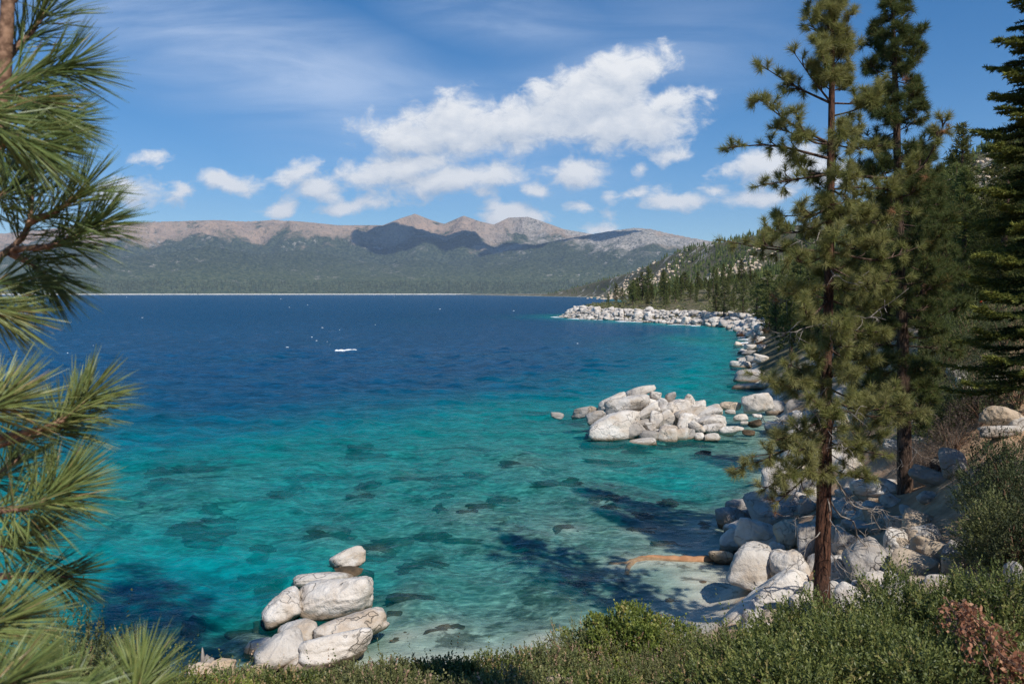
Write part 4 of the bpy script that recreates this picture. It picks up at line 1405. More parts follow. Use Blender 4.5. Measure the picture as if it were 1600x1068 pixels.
# --- the tall pine in front
Y1 = 20.0
z0 = hgt(*at(1283, 960, Y1)[:2])
tr = [at(px, py, Y1) for px, py in [(1283, 975), (1286, 840), (1289, 700), (1291, 600), (1296, 400), (1299, 200), (1301, 40), (1304, -110)]]
tr[0][2] = min(tr[0][2], z0 - 0.15)
p1 = Pine("pine_tree", "tall sparse pine with reddish trunk rising from the shore boulders in front of the others", tr, 0.205, 'bark_red', 'needle_pine', seed=4)
tk = lambda py: p1.on(at(1295, py, Y1)[2])[0]
rr = p1.rng
for (py, tx, ty, dY, tf, a) in [
    # left side, from the top down
    (60, 1262, 6, 0.2, 5, .62), (85, 1268, 60, -0.4, 5, .6), (110, 1272, 105, 0.5, 5, .55), (40, 1285, -20, 0.2, 5, .6), (20, 1318, -30, 0, 5, .6), (70, 1334, 14, -0.3, 5, .6), (90, 1328, 55, 0.4, 5, .55), (125, 1282, 70, -0.8, 6, .55),
    (168, 1180, 96, 0.3, 11, .55), (160, 1236, 76, -0.4, 6, .6), (215, 1181, 150, -0.3, 10, .55), (220, 1202, 198, 0.5, 8, .5), (235, 1240, 170, -0.9, 8, .5),
    (258, 1127, 232, 0.2, 10, .5), (270, 1240, 240, 0.9, 8, .42), (283, 1176, 292, -0.2, 8, .55), (312, 1208, 336, 0.6, 8, .5), (352, 1198, 358, -0.5, 9, .55), (330, 1248, 318, -1.2, 8, .58),
    (385, 1122, 374, 0.3, 9, .62), (392, 1182, 382, -0.8, 8, .62), (400, 1235, 402, -1.4, 9, .6), (440, 1222, 455, -0.9, 8, .6), (470, 1255, 470, -1.5, 8, .6),
    (560, 1225, 566, -0.6, 8, .62), (598, 1168, 582, 0.4, 6, .6), (604, 1192, 592, -0.4, 9, .66), (590, 1235, 588, -1.0, 9, .66), (612, 1262, 618, -1.3, 8, .62),
    (668, 1140, 734, -0.6, 11, .72), (660, 1163, 716, -1.0, 11, .72), (690, 1188, 768, -0.7, 9, .74), (655, 1205, 690, -0.8, 11, .7), (690, 1222, 742, -1.4, 11, .7), (700, 1210, 790, -0.9, 6, .8), (670, 1245, 706, -1.6, 9, .68), (720, 1262, 735, -1.2, 6, .66),
    # right side
    (150, 1346, 62, 0.3, 7, .6), (168, 1386, 118, -0.3, 9, .55), (188, 1376, 146, -0.8, 9, .5), (222, 1346, 196, 0.8, 8, .5), (235, 1390, 225, -0.7, 9, .52),
    (300, 1402, 296, -0.9, 9, .52), (322, 1360, 330, -1.4, 10, .55), (350, 1432, 332, -0.5, 10, .52), (372, 1385, 372, -1.5, 10, .58), (398, 1440, 384, 0.2, 9, .5), (420, 1424, 432, -0.8, 10, .55), (440, 1370, 440, -1.6, 10, .58),
    (462, 1402, 472, -0.4, 9, .52), (500, 1384, 518, -1.2, 9, .56), (520, 1350, 540, -1.6, 9, .58), (542, 1374, 562, -0.8, 9, .55), (575, 1340, 585, -1.5, 8, .6), (605, 1402, 608, -0.6, 9, .6), (628, 1442, 640, -0.9, 12, .64), (622, 1416, 630, -1.3, 11, .64),
    (680, 1350, 692, -1.0, 8, .6), (700, 1392, 712, -0.4, 8, .6), (735, 1368, 748, -0.9, 6, .6),
    # towards and away from the viewer
    (200, 1310, 190, -1.7, 9, .58), (285, 1325, 270, -2.0, 9, .56), (380, 1305, 360, -2.0, 9, .56), (450, 1320, 420, 1.8, 8, .42), (330, 1285, 315, 1.8, 8, .42), (520, 1310, 500, -2.0, 9, .58), (240, 1290, 225, 1.5, 8, .4),
]:
    p1.branch(tk(py), at(tx, ty, Y1 + dY), int(tf * 1.4), a, sag=rr.uniform(0.03, 0.15), n=115, bare=0.28)
for k in range(22):
    py = 150 - 165 * (k + rr.random()) / 22
    th = k * 2.39996
    w_ = rr.uniform(16, 40) * (0.6 + 0.4 * max(py, 0) / 150)
    p1.branch(tk(py), at(1300 + math.cos(th) * w_, py - rr.uniform(14, 40), Y1 + math.sin(th) * w_ * Y1 / FPX), 6, .56, sag=0.02, n=105)
for k in range(24):
    py = 700 - 440 * (k + rr.random()) / 24
    w_ = np.interp(py, [40, 150, 300, 450, 640], [26, 46, 62, 84, 90]) * rr.uniform(0.4, 0.95)
    th = k * 2.39996
    side_ = math.cos(th) * w_
    if side_ < 0 and py < 400:
        side_ *= 0.6
    p1.branch(tk(py), at(1297 + side_, py - rr.uniform(-8, 26), Y1 + math.sin(th) * w_ * Y1 / FPX * 1.2), 9, .52, sag=0.08, n=105)
p1.branch(tk(282), at(1482, 180, Y1 - 0.4), 20, .6, mid=at(1425, 272, Y1 - 0.3), rad=0.05, n=110, bare=0.4)
p1.branch(p1.C[-1], p1.C[-1] + np.array([0.02, 0, 0.35]), 14, .6, n=110)
for (py, tx, ty, dY) in [(480, 1182, 528, 0.1), (430, 1206, 462, 0.2), (500, 1200, 512, -0.3)]:
    p1.bare(tk(py), at(tx, ty, Y1 + dY), 5)
for (py, tx, ty, dY, tw) in [
    (640, 1180, 650, -0.3, 6), (700, 1372, 742, -0.5, 9), (712, 1420, 838, 0.3, 16), (735, 1390, 800, -0.8, 14), (760, 1330, 860, -0.9, 10), (690, 1250, 790, -0.7, 10), (720, 1225, 770, 0.4, 9),
    (820, 1232, 882, -0.6, 5), (850, 1345, 900, -0.5, 7), (790, 1212, 800, 0.2, 4), (660, 1335, 700, -1.2, 9), (676, 1236, 655, -0.9, 8), (640, 1262, 610, -1.0, 6), (880, 1330, 940, -0.5, 5), (770, 1405, 860, 0.7, 12), (610, 1340, 650, -1.2, 9),
    (420, 1350, 432, -1.5, 6), (350, 1240, 372, -1.1, 6), (540, 1300, 500, -1.5, 4), (590, 1250, 640, -1.2, 8), (500, 1420, 450, -1.0, 7)]:
    p1.bare(tk(py), at(tx, ty, Y1 + dY), tw, ln2=0.42)
p1.mb.A = [np.clip(q + 0.17, 0, 0.92) for q in p1.mb.A]
p1.finish('needle_pine', 'bark_dark')
# dead brown shoots on the same tree
mb = MB()
for (px, py, dY) in [(1180, 528, 0.1), (1196, 516, 0.0), (1206, 460, 0.2), (1212, 468, 0.2), (1188, 535, 0.1), (1218, 452, 0.1), (1480, 195, -0.4), (1474, 205, -0.5), (1415, 122, -0.3), (1445, 275, -0.5), (1160, 522, 0.1), (1200, 780, -1.0), (1212, 800, -0.9), (1392, 330, -0.9)]:
    tuft(mb, at(px, py, Y1 + dY) - p1.base, unit([rr.normal(0, .5), rr.normal(0, .5), 0.1]), rr, 60, 0.2, 0.007, 0.5)
mb.build("dead_needles", M['needle_dead'], p1.root, smooth=False)

# --- the second pine, just behind
Y2 = 27.0
tr = [at(px, py, Y2) for px, py in [(1415, 800), (1413, 700), (1411, 560), (1406, 400), (1401, 200), (1396, 60), (1394, -20)]]
p2 = Pine("pine_tree", "dense dark pine behind the tall sparse one, its dark trunk on the sandy path", tr, 0.26, 'bark_dark', 'needle_dark', seed=9)
prof = [(-10, 8), (30, 30), (60, 42), (130, 46), (200, 56), (260, 66), (320, 78), (400, 88), (480, 84), (560, 76), (620, 64), (665, 44)]
for k in range(112):
    py = 660 - 650 * (k / 111) ** 0.95
    w_ = np.interp(py, [a for a, b in prof], [b for a, b in prof]) * p2.rng.uniform(0.6, 1.1)
    th = k * 2.39996
    lift = p2.rng.uniform(-6, 34) if py < 500 else p2.rng.uniform(-30, 12)
    c0 = p2.on(at(1405, py, Y2)[2])[0]
    tip = c0 + np.array([math.cos(th) * w_ * Y2 / FPX, math.sin(th) * w_ * Y2 / FPX, lift * Y2 / FPX])
    p2.branch(c0, tip, int(8 + w_ / 8), 0.5, n=72, L=0.28, w=0.014, side=0.55)
for (py, tx, ty) in [(700, 1380, 690), (690, 1440, 705), (715, 1395, 735), (660, 1450, 640)]:
    p2.bare(p2.on(at(1412, py, Y2)[2])[0], at(tx, ty, Y2 - 0.6), 6)
p2.finish('needle_dark', 'bark_dark')

# --- the third trunk, up the slope
Y3 = 38.0
tr = [at(px, py, Y3) for px, py in [(1441, 585), (1442, 530), (1443, 470), (1445, 380), (1447, 300), (1448, 245)]]
p3 = Pine("pine_tree", "pine up the slope whose sunlit pinkish trunk shows to the right of the others", tr, 0.24, 'bark_red', 'needle_pine', seed=14)
for k in range(60):
    py = 500 - 250 * (k / 59)
    w_ = np.interp(py, [245, 300, 400, 470, 500], [10, 42, 66, 60, 34]) * p3.rng.uniform(0.55, 1.1)
    th = k * 2.39996
    c0 = p3.on(at(1445, py, Y3)[2])[0]
    tip = c0 + np.array([math.cos(th) * w_ * Y3 / FPX, math.sin(th) * w_ * Y3 / FPX, p3.rng.uniform(-12, 20) * Y3 / FPX])
    p3.branch(c0, tip, 11, 0.5, n=56, L=0.32, w=0.02, side=0.65)
p3.finish('needle_dark', 'bark_dark')


# --- a tall pine just behind the viewpoint; its shade lies on the water at the left
bz = hgt(4.2, -1.6)
p4 = Pine("pine_tree", "tallest pine, beside the viewpoint, its high crown shading the water at the left", [np.array([4.2, -1.6, bz - 0.3]), np.array([4.1, -1.6, bz + 14]), np.array([4.2, -1.6, bz + 31])], 0.3, 'bark_red', 'needle_pine', seed=31)
for k in range(46):
    z_ = bz + 31 - 10.5 * k / 45
    c0 = p4.on(z_)[0]
    w_ = (0.5 + 2.6 * (k / 45) ** 0.7) * p4.rng.uniform(0.6, 1.1)
    th = k * 2.39996
    p4.branch(c0, c0 + np.array([math.cos(th) * w_, math.sin(th) * w_, p4.rng.uniform(-0.3, 0.5)]), 10, 0.5, n=40, L=0.42, w=0.06, side=0.9)
p4.finish('needle_pine', 'bark_dark')


# --- the fir at the right edge: flat layered sprays
def fir(name, label, base, H, reach, seed, n=90, z_low=0.08, dirs=None):
    rng = np.random.default_rng(seed)
    base = np.asarray(base, float)
    root = thing(name, label, "fir tree", base)
    mb = MB()
    zz = np.linspace(-0.3, H, 30)
    tube(mb, np.stack([0.05 * np.sin(zz * 0.6), 0.04 * np.cos(zz * 0.5), zz], 1), 0.24 * (1 - (zz + 0.3) / (H + 0.3)) ** 0.8 + 0.012, 10, 0.5, 0.03, rng)
    mb.build("trunk", M['bark_dark'], root)
    lf, br = MB(), []
    for k in range(n):
        t = z_low + (1 - z_low) * ((k + rng.random()) / n)
        z = H * t
        ln = reach * (1 - t) ** 0.72 * rng.uniform(0.7, 1.12) + 0.15
        th = k * 2.39996 + rng.normal(0, 0.2)
        out = np.array([math.cos(th), math.sin(th), 0])
        s = np.linspace(0, 1, 9)[:, None]
        C = np.array([0, 0, z]) + out * ln * s + np.array([0, 0, 1]) * (-0.26 * ln * s ** 1.2 + 0.22 * ln * s ** 3 + rng.normal(0.05, 0.12) * ln * s)
        b = MB()
        tube(b, C, np.linspace(0.012 + 0.009 * ln, 0.006, 9), 4)
        T = unit(np.gradient(C, axis=0))
        lat = np.array([-out[1], out[0], 0])
        m_ = int(10 + ln * 10)
        for q in range(m_):
            u = 0.12 + 0.88 * q / m_
            i = min(int(u * 8), 8)
            sd = 1 if q % 2 else -1
            l2 = (0.16 + 0.52 * (1 - u) * ln ** 0.7) * rng.uniform(0.6, 1.15)
            d = unit(T[i] * 0.75 + lat * sd * 0.85 + np.array([0, 0, rng.normal(-0.05, 0.1)]))
            p0 = C[i] + T[i] * (u * 8 - i) * ln / 8
            nb = int(30 + 80 * l2)
            f = rng.random(nb)
            B = p0 + d * (l2 * f)[:, None]
            D = around(d, R(1) * rng.uniform(30, 75, nb), rng)
            D[:, 2] = D[:, 2] * 0.6 + 0.12
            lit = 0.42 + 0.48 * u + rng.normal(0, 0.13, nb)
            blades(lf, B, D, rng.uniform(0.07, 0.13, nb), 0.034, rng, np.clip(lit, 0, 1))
        br.append(b)
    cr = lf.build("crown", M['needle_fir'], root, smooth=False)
    for b in br:
        b.build("branch", M['bark_dark'], cr)
    return root


fx = at(1622, 700, 21.0)
fir("fir_tree", "dark fir with flat layered branches at the right edge behind the pines", (fx[0], 21.0, hgt(fx[0], 21.0) - 0.2), 17.5, 2.75, 21, 185, 0.17)
# ------------------------------------------------------------------ young pine close by on the left
def needle_tube(mb, B, D, L, w, rng, a, curve=0.07):
    """Long three sided needles with a slight bend, in bundles of three."""
    n = len(B)
    S = unit(np.cross(D, rng.normal(size=(n, 3))))
    U = np.cross(D, S)
    bend = (U * rng.uniform(-curve, curve, n)[:, None] + np.array([0, 0, -0.03]))
    t = np.array([0, 0.35, 0.7, 1.0])
    C = B[:, None] + D[:, None] * (t[None, :, None] * L[:, None, None]) + bend[:, None] * (t[None, :, None] ** 2 * L[:, None, None])
    wd = np.array([0.75, 1.0, 0.85, 0.2]) * w / 2
    tri = [S, -0.5 * S + 0.87 * U, -0.5 * S - 0.87 * U]
    V = np.stack([C + q[:, None] * wd[None, :, None] for q in tri], 2)      # n, 4, 3, 3
    V = V.reshape(-1, 3)
    base = np.arange(n)[:, None, None] * 12
    i, j = np.meshgrid(np.arange(3), np.arange(3), indexing='ij')
    F = np.stack([i * 3 + j, i * 3 + (j + 1) % 3, (i + 1) * 3 + (j + 1) % 3, (i + 1) * 3 + j], -1).reshape(1, -1, 4) + base
    mb.add(V, F.reshape(-1, 4), np.repeat(a, 12))


def sapling():
    rng = np.random.default_rng(33)
    foot = np.array([-2.2, 1.9, hgt(-2.2, 1.9)])
    root = thing("young_pine", "young long needled pine reaching in close along the left edge", "pine tree", foot)
    mb = MB()
    top = [at(-330, 1500, 1.9), at(-140, 800, 1.9), at(-60, 400, 1.9), at(-8, 240, 1.9), at(6, 110, 1.9), at(14, -40, 1.9), at(16, -120, 1.9)]
    tube(mb, bezier(np.vstack([foot, top]), 40) - foot, np.linspace(0.035, 0.0095, 40), 9, 0.5, 0.05, rng)
    mb.build("trunk", M['twig'], root)
    # twig points in photo pixels, distance, number of needle bundles, needle length, fan, tone (shoots in shade painted with a darker tone)
    TW = [
        ([(8, 130), (45, 118), (105, 104)], 1.90, 120, .150, (8, 72), .42, 0),
        ([(10, 90), (40, 60), (70, 20)], 1.95, 72, .15, (10, 70), .4, 0),
        ([(12, 10), (40, -30), (60, -60)], 1.9, 72, .15, (10, 85), .4, 0),
        ([(-20, 190), (40, 186), (92, 190)], 1.85, 120, .13, (6, 66), .34, 0),
        ([(-40, 150), (10, 150), (60, 162)], 1.7, 88, .14, (6, 60), .52, 0),
        ([(-60, 170), (-20, 190), (30, 215)], 1.6, 88, .15, (8, 70), .5, 0),
        ([(-30, 230), (20, 222), (60, 232)], 1.65, 88, .13, (8, 70), .45, 0),
        ([(-30, 420), (20, 385), (45, 348), (50, 268)], 1.9, 104, .14, (10, 85), .3, 0),
        ([(40, 350), (90, 328), (132, 296)], 1.9, 96, .135, (8, 74), .42, 0),
        ([(15, 390), (75, 385), (112, 372), (150, 350)], 1.9, 136, .135, (8, 80), .3, 0),
        ([(15, 395), (45, 410), (70, 430)], 1.9, 88, .14, (8, 64), .24, 0),
        ([(-30, 330), (-5, 310), (10, 300)], 1.75, 72, .14, (10, 85), .36, 0),
        ([(-30, 450), (-5, 440), (25, 445)], 1.8, 72, .12, (10, 85), .3, 0),
        ([(-60, 470), (-25, 480), (2, 490)], 1.7, 88, .125, (6, 58), .7, 0),
        ([(-60, 650), (-25, 642), (2, 630)], 1.65, 120, .145, (6, 78), .72, 0),
        ([(-40, 690), (70, 668), (105, 648), (134, 622)], 1.8, 104, .135, (8, 78), .62, 0),
        ([(-20, 700), (60, 678), (95, 668)], 1.85, 96, .13, (8, 72), .5, 0),
        ([(-40, 800), (40, 793), (70, 780), (90, 766)], 1.75, 240, .15, (6, 100), .6, 0),
        ([(-40, 760), (0, 740), (30, 715)], 1.9, 72, .13, (10, 85), .42, 0),
        ([(-40, 830), (0, 850), (30, 850)], 1.8, 96, .15, (8, 90), .45, 0),
        ([(-20, 900), (60, 898), (104, 900)], 1.95, 104, .12, (8, 72), .14, 0),
        ([(-80, 1000), (-35, 985), (4, 968)], 1.5, 112, .145, (6, 70), .66, 0),
        ([(190, 1130), (212, 1090), (219, 1062)], 1.55, 136, .125, (5, 76), .6, 0),
        ([(-60, 1110), (-20, 1085), (22, 1062)], 1.2, 88, .12, (6, 76), .55, 0),
        ([(60, 1150), (90, 1110), (110, 1085)], 1.3, 72, .11, (6, 80), .5, 0),
    ]
    for (pts, Y, n, L, fan, tone, _) in TW:
        P = np.array([at(x, y, Y + 0.03 * k) for k, (x, y) in enumerate(pts)])
        # every shoot grows from the stem or from the side out of the frame
        C = bezier(P, 14)
        b = MB()
        tube(b, C - foot, np.linspace(0.009, 0.0055, 14), 7, 0.5, 0.12, rng)
        e = C[-1]
        tube(b, np.array([e, e + unit(C[-1] - C[-2]) * 0.014]) - foot, [0.0058, 0.0025], 6)
        tw = b.build("branch", M['twig'], root)
        ln = np.linalg.norm(np.diff(C, axis=0), axis=1).sum()
        u = 1 - rng.random(n) ** 1.35 * min(0.95, 0.17 / ln)
        i = np.clip((u * 13).astype(int), 0, 12)
        f = (u * 13 - i)[:, None]
        B0 = C[i] * (1 - f) + C[i + 1] * f
        T = unit(C[i + 1] - C[i])
        back = (1 - u) / max(1e-6, (1 - u).max())
        ang = R(1) * (fan[0] + (fan[1] - fan[0]) * np.clip(0.25 * rng.random(n) + 0.85 * rng.random(n) ** 0.8 * (0.55 + 0.45 * back), 0, 1))
        D = np.stack([around(T[k], ang[k:k + 1], rng)[0] for k in range(n)])
        nm = MB()
        for q in range(3):
            Dq = unit(D + rng.normal(0, 0.016, D.shape))
            LL = L * rng.uniform(0.78, 1.12, n) * (1 - 0.12 * back)
            a = np.clip(tone + rng.normal(0, 0.13, n) + np.where(rng.random(n) < 0.035, 0.5, 0), 0, 1)
            needle_tube(nm, B0 + D * 0.004 - foot, Dq, LL, 0.0021, rng, a)
        nm.build("needles", M['needle_near'], tw, smooth=False)


sapling()


# ------------------------------------------------------------------ shrubs
def shrub(name, label, cat, base, rx, ry, h, n, mat, leaf=(0.026, 0.012), per=12, sprout=0.16, seed=1, tone=0.45, group=None, stem='twig', lumps=1.0, low=-0.1, dead=0.0):
    """Stems, and a lumpy dome of leafy sprouts."""
    rng = np.random.default_rng(seed)
    base = np.asarray(base, float)
    root = thing(name, label, cat, base, group)
    sm = MB()
    for k in range(14):
        th, ti = rng.uniform(0, 6.28), rng.uniform(0.1, 0.85)
        e = np.array([math.cos(th) * rx * ti, math.sin(th) * ry * ti, h * rng.uniform(0.5, 0.9)])
        tube(sm, bezier([np.array([0, 0, -0.1]), e * [0.45, 0.45, 0.5] + rng.normal(0, 0.04, 3) * h, e], 7), np.linspace(0.012, 0.004, 7) * (1 + h), 5)
    sm.build("stem", M[stem], root)
    u = unit(rng.normal(size=(n, 3)))
    u[:, 2] = np.abs(u[:, 2]) * (1 - low) + low
    u = unit(u)
    lump = 1 + 0.2 * lumps * np.sin(u[:, 0] * 5 + seed) * np.cos(u[:, 1] * 6 + seed * 2) + 0.16 * lumps * np.sin(u[:, 2] * 9 + u[:, 0] * 11)
    rad = lump * (1 - 0.5 * rng.random(n) ** 2.2)
    p = u * rad[:, None] * [rx, ry, h]
    d = unit(u * 0.8 + [0, 0, 0.75] + rng.normal(0, 0.38, (n, 3)))
    ln = sprout * rng.uniform(0.5, 1.3, n) * np.where(rng.random(n) < 0.025, 2.3, 1.0)
    t = np.tile(np.linspace(0.12, 1.0, per), n)
    d2, p2, l2 = np.repeat(d, per, 0), np.repeat(p, per, 0), np.repeat(ln, per)
    N_ = n * per
    ang = R(1) * (68 - 42 * t + rng.normal(0, 12, N_))
    D = around(d2, ang, rng)
    B = p2 + d2 * (t * l2)[:, None]
    L = leaf[0] * rng.uniform(0.7, 1.25, N_) * (1 - 0.3 * t)
    Wd = leaf[1] * rng.uniform(0.8, 1.2, N_)
    S = unit(np.cross(D, d2) + rng.normal(0, 0.25, (N_, 3)))
    Nn = np.cross(S, D)
    V = np.stack([B, B + D * (0.5 * L)[:, None] + S * (Wd / 2)[:, None] + Nn * (0.18 * Wd)[:, None], B + D * L[:, None], B + D * (0.5 * L)[:, None] - S * (Wd / 2)[:, None] + Nn * (0.18 * Wd)[:, None]], 1).reshape(-1, 3)
    patch = 0.13 * np.sin(u[:, 0] * 6 + seed * 1.7) * np.cos(u[:, 1] * 7 + seed) + 0.12 * np.sin(u[:, 0] * 15 + u[:, 2] * 13 + seed)
    a = np.clip(tone + np.repeat(rng.normal(0, 0.14, n) + patch, per) + rng.normal(0, 0.1, N_) + 0.18 * (t - 0.5), 0, 0.93)
    if dead:
        a = np.where(np.repeat(rng.random(n) < dead, per), 1.0, a)
    mb = MB()
    mb.add(V, np.arange(4 * N_).reshape(-1, 4), np.repeat(a, 4))
    mb.build("foliage", M[mat], root, smooth=False)
    return root


def bush(px, top, Y, rx, ry, n, mat, label, seed, sink=0.0, **kw):
    """A shrub on the ground at distance Y whose top reaches the photo's row top."""
    c = at(px, top, Y)
    z = hgt(c[0], Y)
    h = max(c[2] - z, 0.18) / 1.12
    return shrub(kw.pop('name', "shrub"), label, kw.pop('cat', "shrub"), (c[0], Y, z - 0.02), rx, ry, h, n, mat, seed=seed, **kw)


gb = "green shrubs along the foot of the picture"
bush(988, 953, 7.2, 0.66, 0.6, 3600, 'leaf_yellow', "round yellow green shrub in front of the shallow water", 3, leaf=(0.032, 0.025), per=9, sprout=0.07, tone=0.46, dead=0.02, lumps=0.6)
bush(905, 990, 7.0, 0.40, 0.4, 800, 'leaf_olive', "thin twiggy olive shrub against the left side of the round yellow green one", 4, leaf=(0.02, 0.011), sprout=0.13, tone=0.45, dead=0.08)
bush(1098, 1000, 6.7, 0.48, 0.4, 1100, 'leaf_olive', "olive shrub against the right side of the round yellow green one", 5, leaf=(0.02, 0.010), sprout=0.14, tone=0.5, dead=0.05)
bush(1012, 1040, 5.9, 0.62, 0.4, 1000, 'leaf_olive', "low olive shrub right below the round yellow green one", 6, leaf=(0.02, 0.01), sprout=0.12, tone=0.5, dead=0.06)
G_ = dict(leaf=(0.038, 0.017), sprout=0.17, tone=0.5)
bush(1195, 1010, 5.9, 0.50, 0.45, 1100, 'leaf_green', "green shrub left of the tall pine's foot, over the white boulders", 7, **G_)
bush(1290, 962, 6.4, 0.55, 0.5, 1500, 'leaf_green', "green shrub straight in front of the tall pine's foot", 8, **G_)
bush(1415, 905, 7.0, 0.52, 0.5, 1500, 'leaf_green', "tallest green shrub, just right of the dark boulder by the pine", 9, **G_)
bush(1500, 932, 6.6, 0.50, 0.45, 1300, 'leaf_green', "green shrub right of the tallest one, behind the dry red branch", 10, **G_)
bush(1582, 898, 6.5, 0.50, 0.5, 1400, 'leaf_green', "green shrub at the lower right corner, highest at the edge", 12, **G_)
bush(1370, 1000, 5.4, 0.60, 0.45, 1500, 'leaf_green', "broad green shrub below the tallest one, left of the dry red branch", 13, **G_)
bush(1240, 1040, 5.0, 0.50, 0.4, 1100, 'leaf_green', "green shrub at the bottom below the white shore boulders", 14, **G_)
bush(1580, 1010, 5.0, 0.42, 0.4, 900, 'leaf_green', "green shrub at the very lower right below the dry red branch", 15, **G_)
bush(1460, 1035, 4.8, 0.4, 0.4, 900, 'leaf_green', "green shrub at the bottom just left of the dry red branch", 16, **G_)
# a dead branch with reddish leaves lying over the green shrubs
c0, c1 = at(1476, 945, 5.7), at(1600, 1075, 4.45)
rt = thing("dry_branch", "dry branch with reddish dead leaves lying across the green shrubs", "branch", (c0 + c1) / 2)
rng = np.random.default_rng(44)
sm, lf = MB(), MB()
org = (c0 + c1) / 2
for k in range(40):
    u = rng.uniform(0, 0.95)
    s = c0 * (1 - u) + c1 * u + rng.normal(0, 0.075, 3)
    e = s + unit(c1 - c0) * rng.uniform(0.2, 0.5) + rng.normal(0, 0.09, 3)
    C = bezier([s, (s + e) / 2 + rng.normal(0, 0.03, 3), e], 6)
    tube(sm, C - org, np.linspace(0.006, 0.002, 6), 4)
    n = 34
    i = rng.integers(0, 5, n)
    B = C[i] + rng.normal(0, 0.02, (n, 3))
    D = unit(unit(e - s) + rng.normal(0, 0.6, (n, 3)))
    S = unit(np.cross(D, rng.normal(size=(n, 3))))
    L = rng.uniform(0.025, 0.05, n)[:, None]
    V = np.stack([B, B + D * L / 2 + S * 0.012, B + D * L, B + D * L / 2 - S * 0.012], 1).reshape(-1, 3) - org
    lf.add(V, np.arange(4 * n).reshape(-1, 4), np.repeat(rng.random(n), 4))
sm.build("stem", M['twig'], rt)
lf.build("foliage", M['leaf_dead'], rt, smooth=False)

O_ = dict(leaf=(0.030, 0.017), per=10, sprout=0.09, tone=0.42, dead=0.10, lumps=0.6)
for (px, top, Y, rx, n, label) in [
    (365, 1048, 6.2, 0.40, 700, "low olive shrub below the bleached stump at the bottom left"), (455, 1052, 5.9, 0.42, 700, "low olive shrub straight below the creased white boulder"),
    (545, 1045, 6.0, 0.42, 800, "low olive shrub below the flat grey boulder"), (620, 1030, 6.1, 0.34, 700, "olive shrub with one tall sprig below the broad white boulder"),
    (690, 1042, 6.0, 0.42, 800, "low olive shrub right of the one with the tall sprig"), (770, 1040, 6.1, 0.40, 700, "low olive shrub with pinkish dry tips at the middle of the bottom edge"),
    (845, 1022, 6.4, 0.36, 700, "dry pinkish olive shrub left of the thin twiggy one"), (600, 1062, 5.4, 0.6, 800, "low olive shrub at the bottom edge below the white heap"),
    (800, 1062, 5.4, 0.6, 800, "low olive shrub at the bottom edge left of the middle"), (310, 1062, 5.6, 0.5, 600, "low olive shrub at the bottom edge beside the nearest pine shoot"),
    (930, 1055, 5.5, 0.45, 700, "low olive shrub at the bottom edge below the thin twiggy one"), (1130, 1050, 5.4, 0.5, 800, "low olive shrub at the bottom edge between yellow green and green shrubs"),
]:
    bush(px, top + 10, Y, rx * 0.85, 0.3, n, ('leaf_olive', 'leaf_green', 'leaf_olive', 'leaf_yellow')[px // 10 % 4], label, px, **O_)
bush(110, 962, 5.2, 0.5, 0.45, 1200, 'leaf_dark', "dark leafy shrub in the shade behind the near pine needles", 61, leaf=(0.03, 0.015), sprout=0.14, tone=0.5)
bush(40, 990, 4.8, 0.5, 0.45, 1000, 'leaf_olive', "olive shrub at the lower left corner behind the near pine needles", 62, leaf=(0.026, 0.013), sprout=0.14, tone=0.45)
bush(190, 1030, 5.4, 0.5, 0.4, 900, 'leaf_green', "green shrub behind the lowest pine shoot at the bottom left", 63, leaf=(0.026, 0.013), sprout=0.14, tone=0.42)

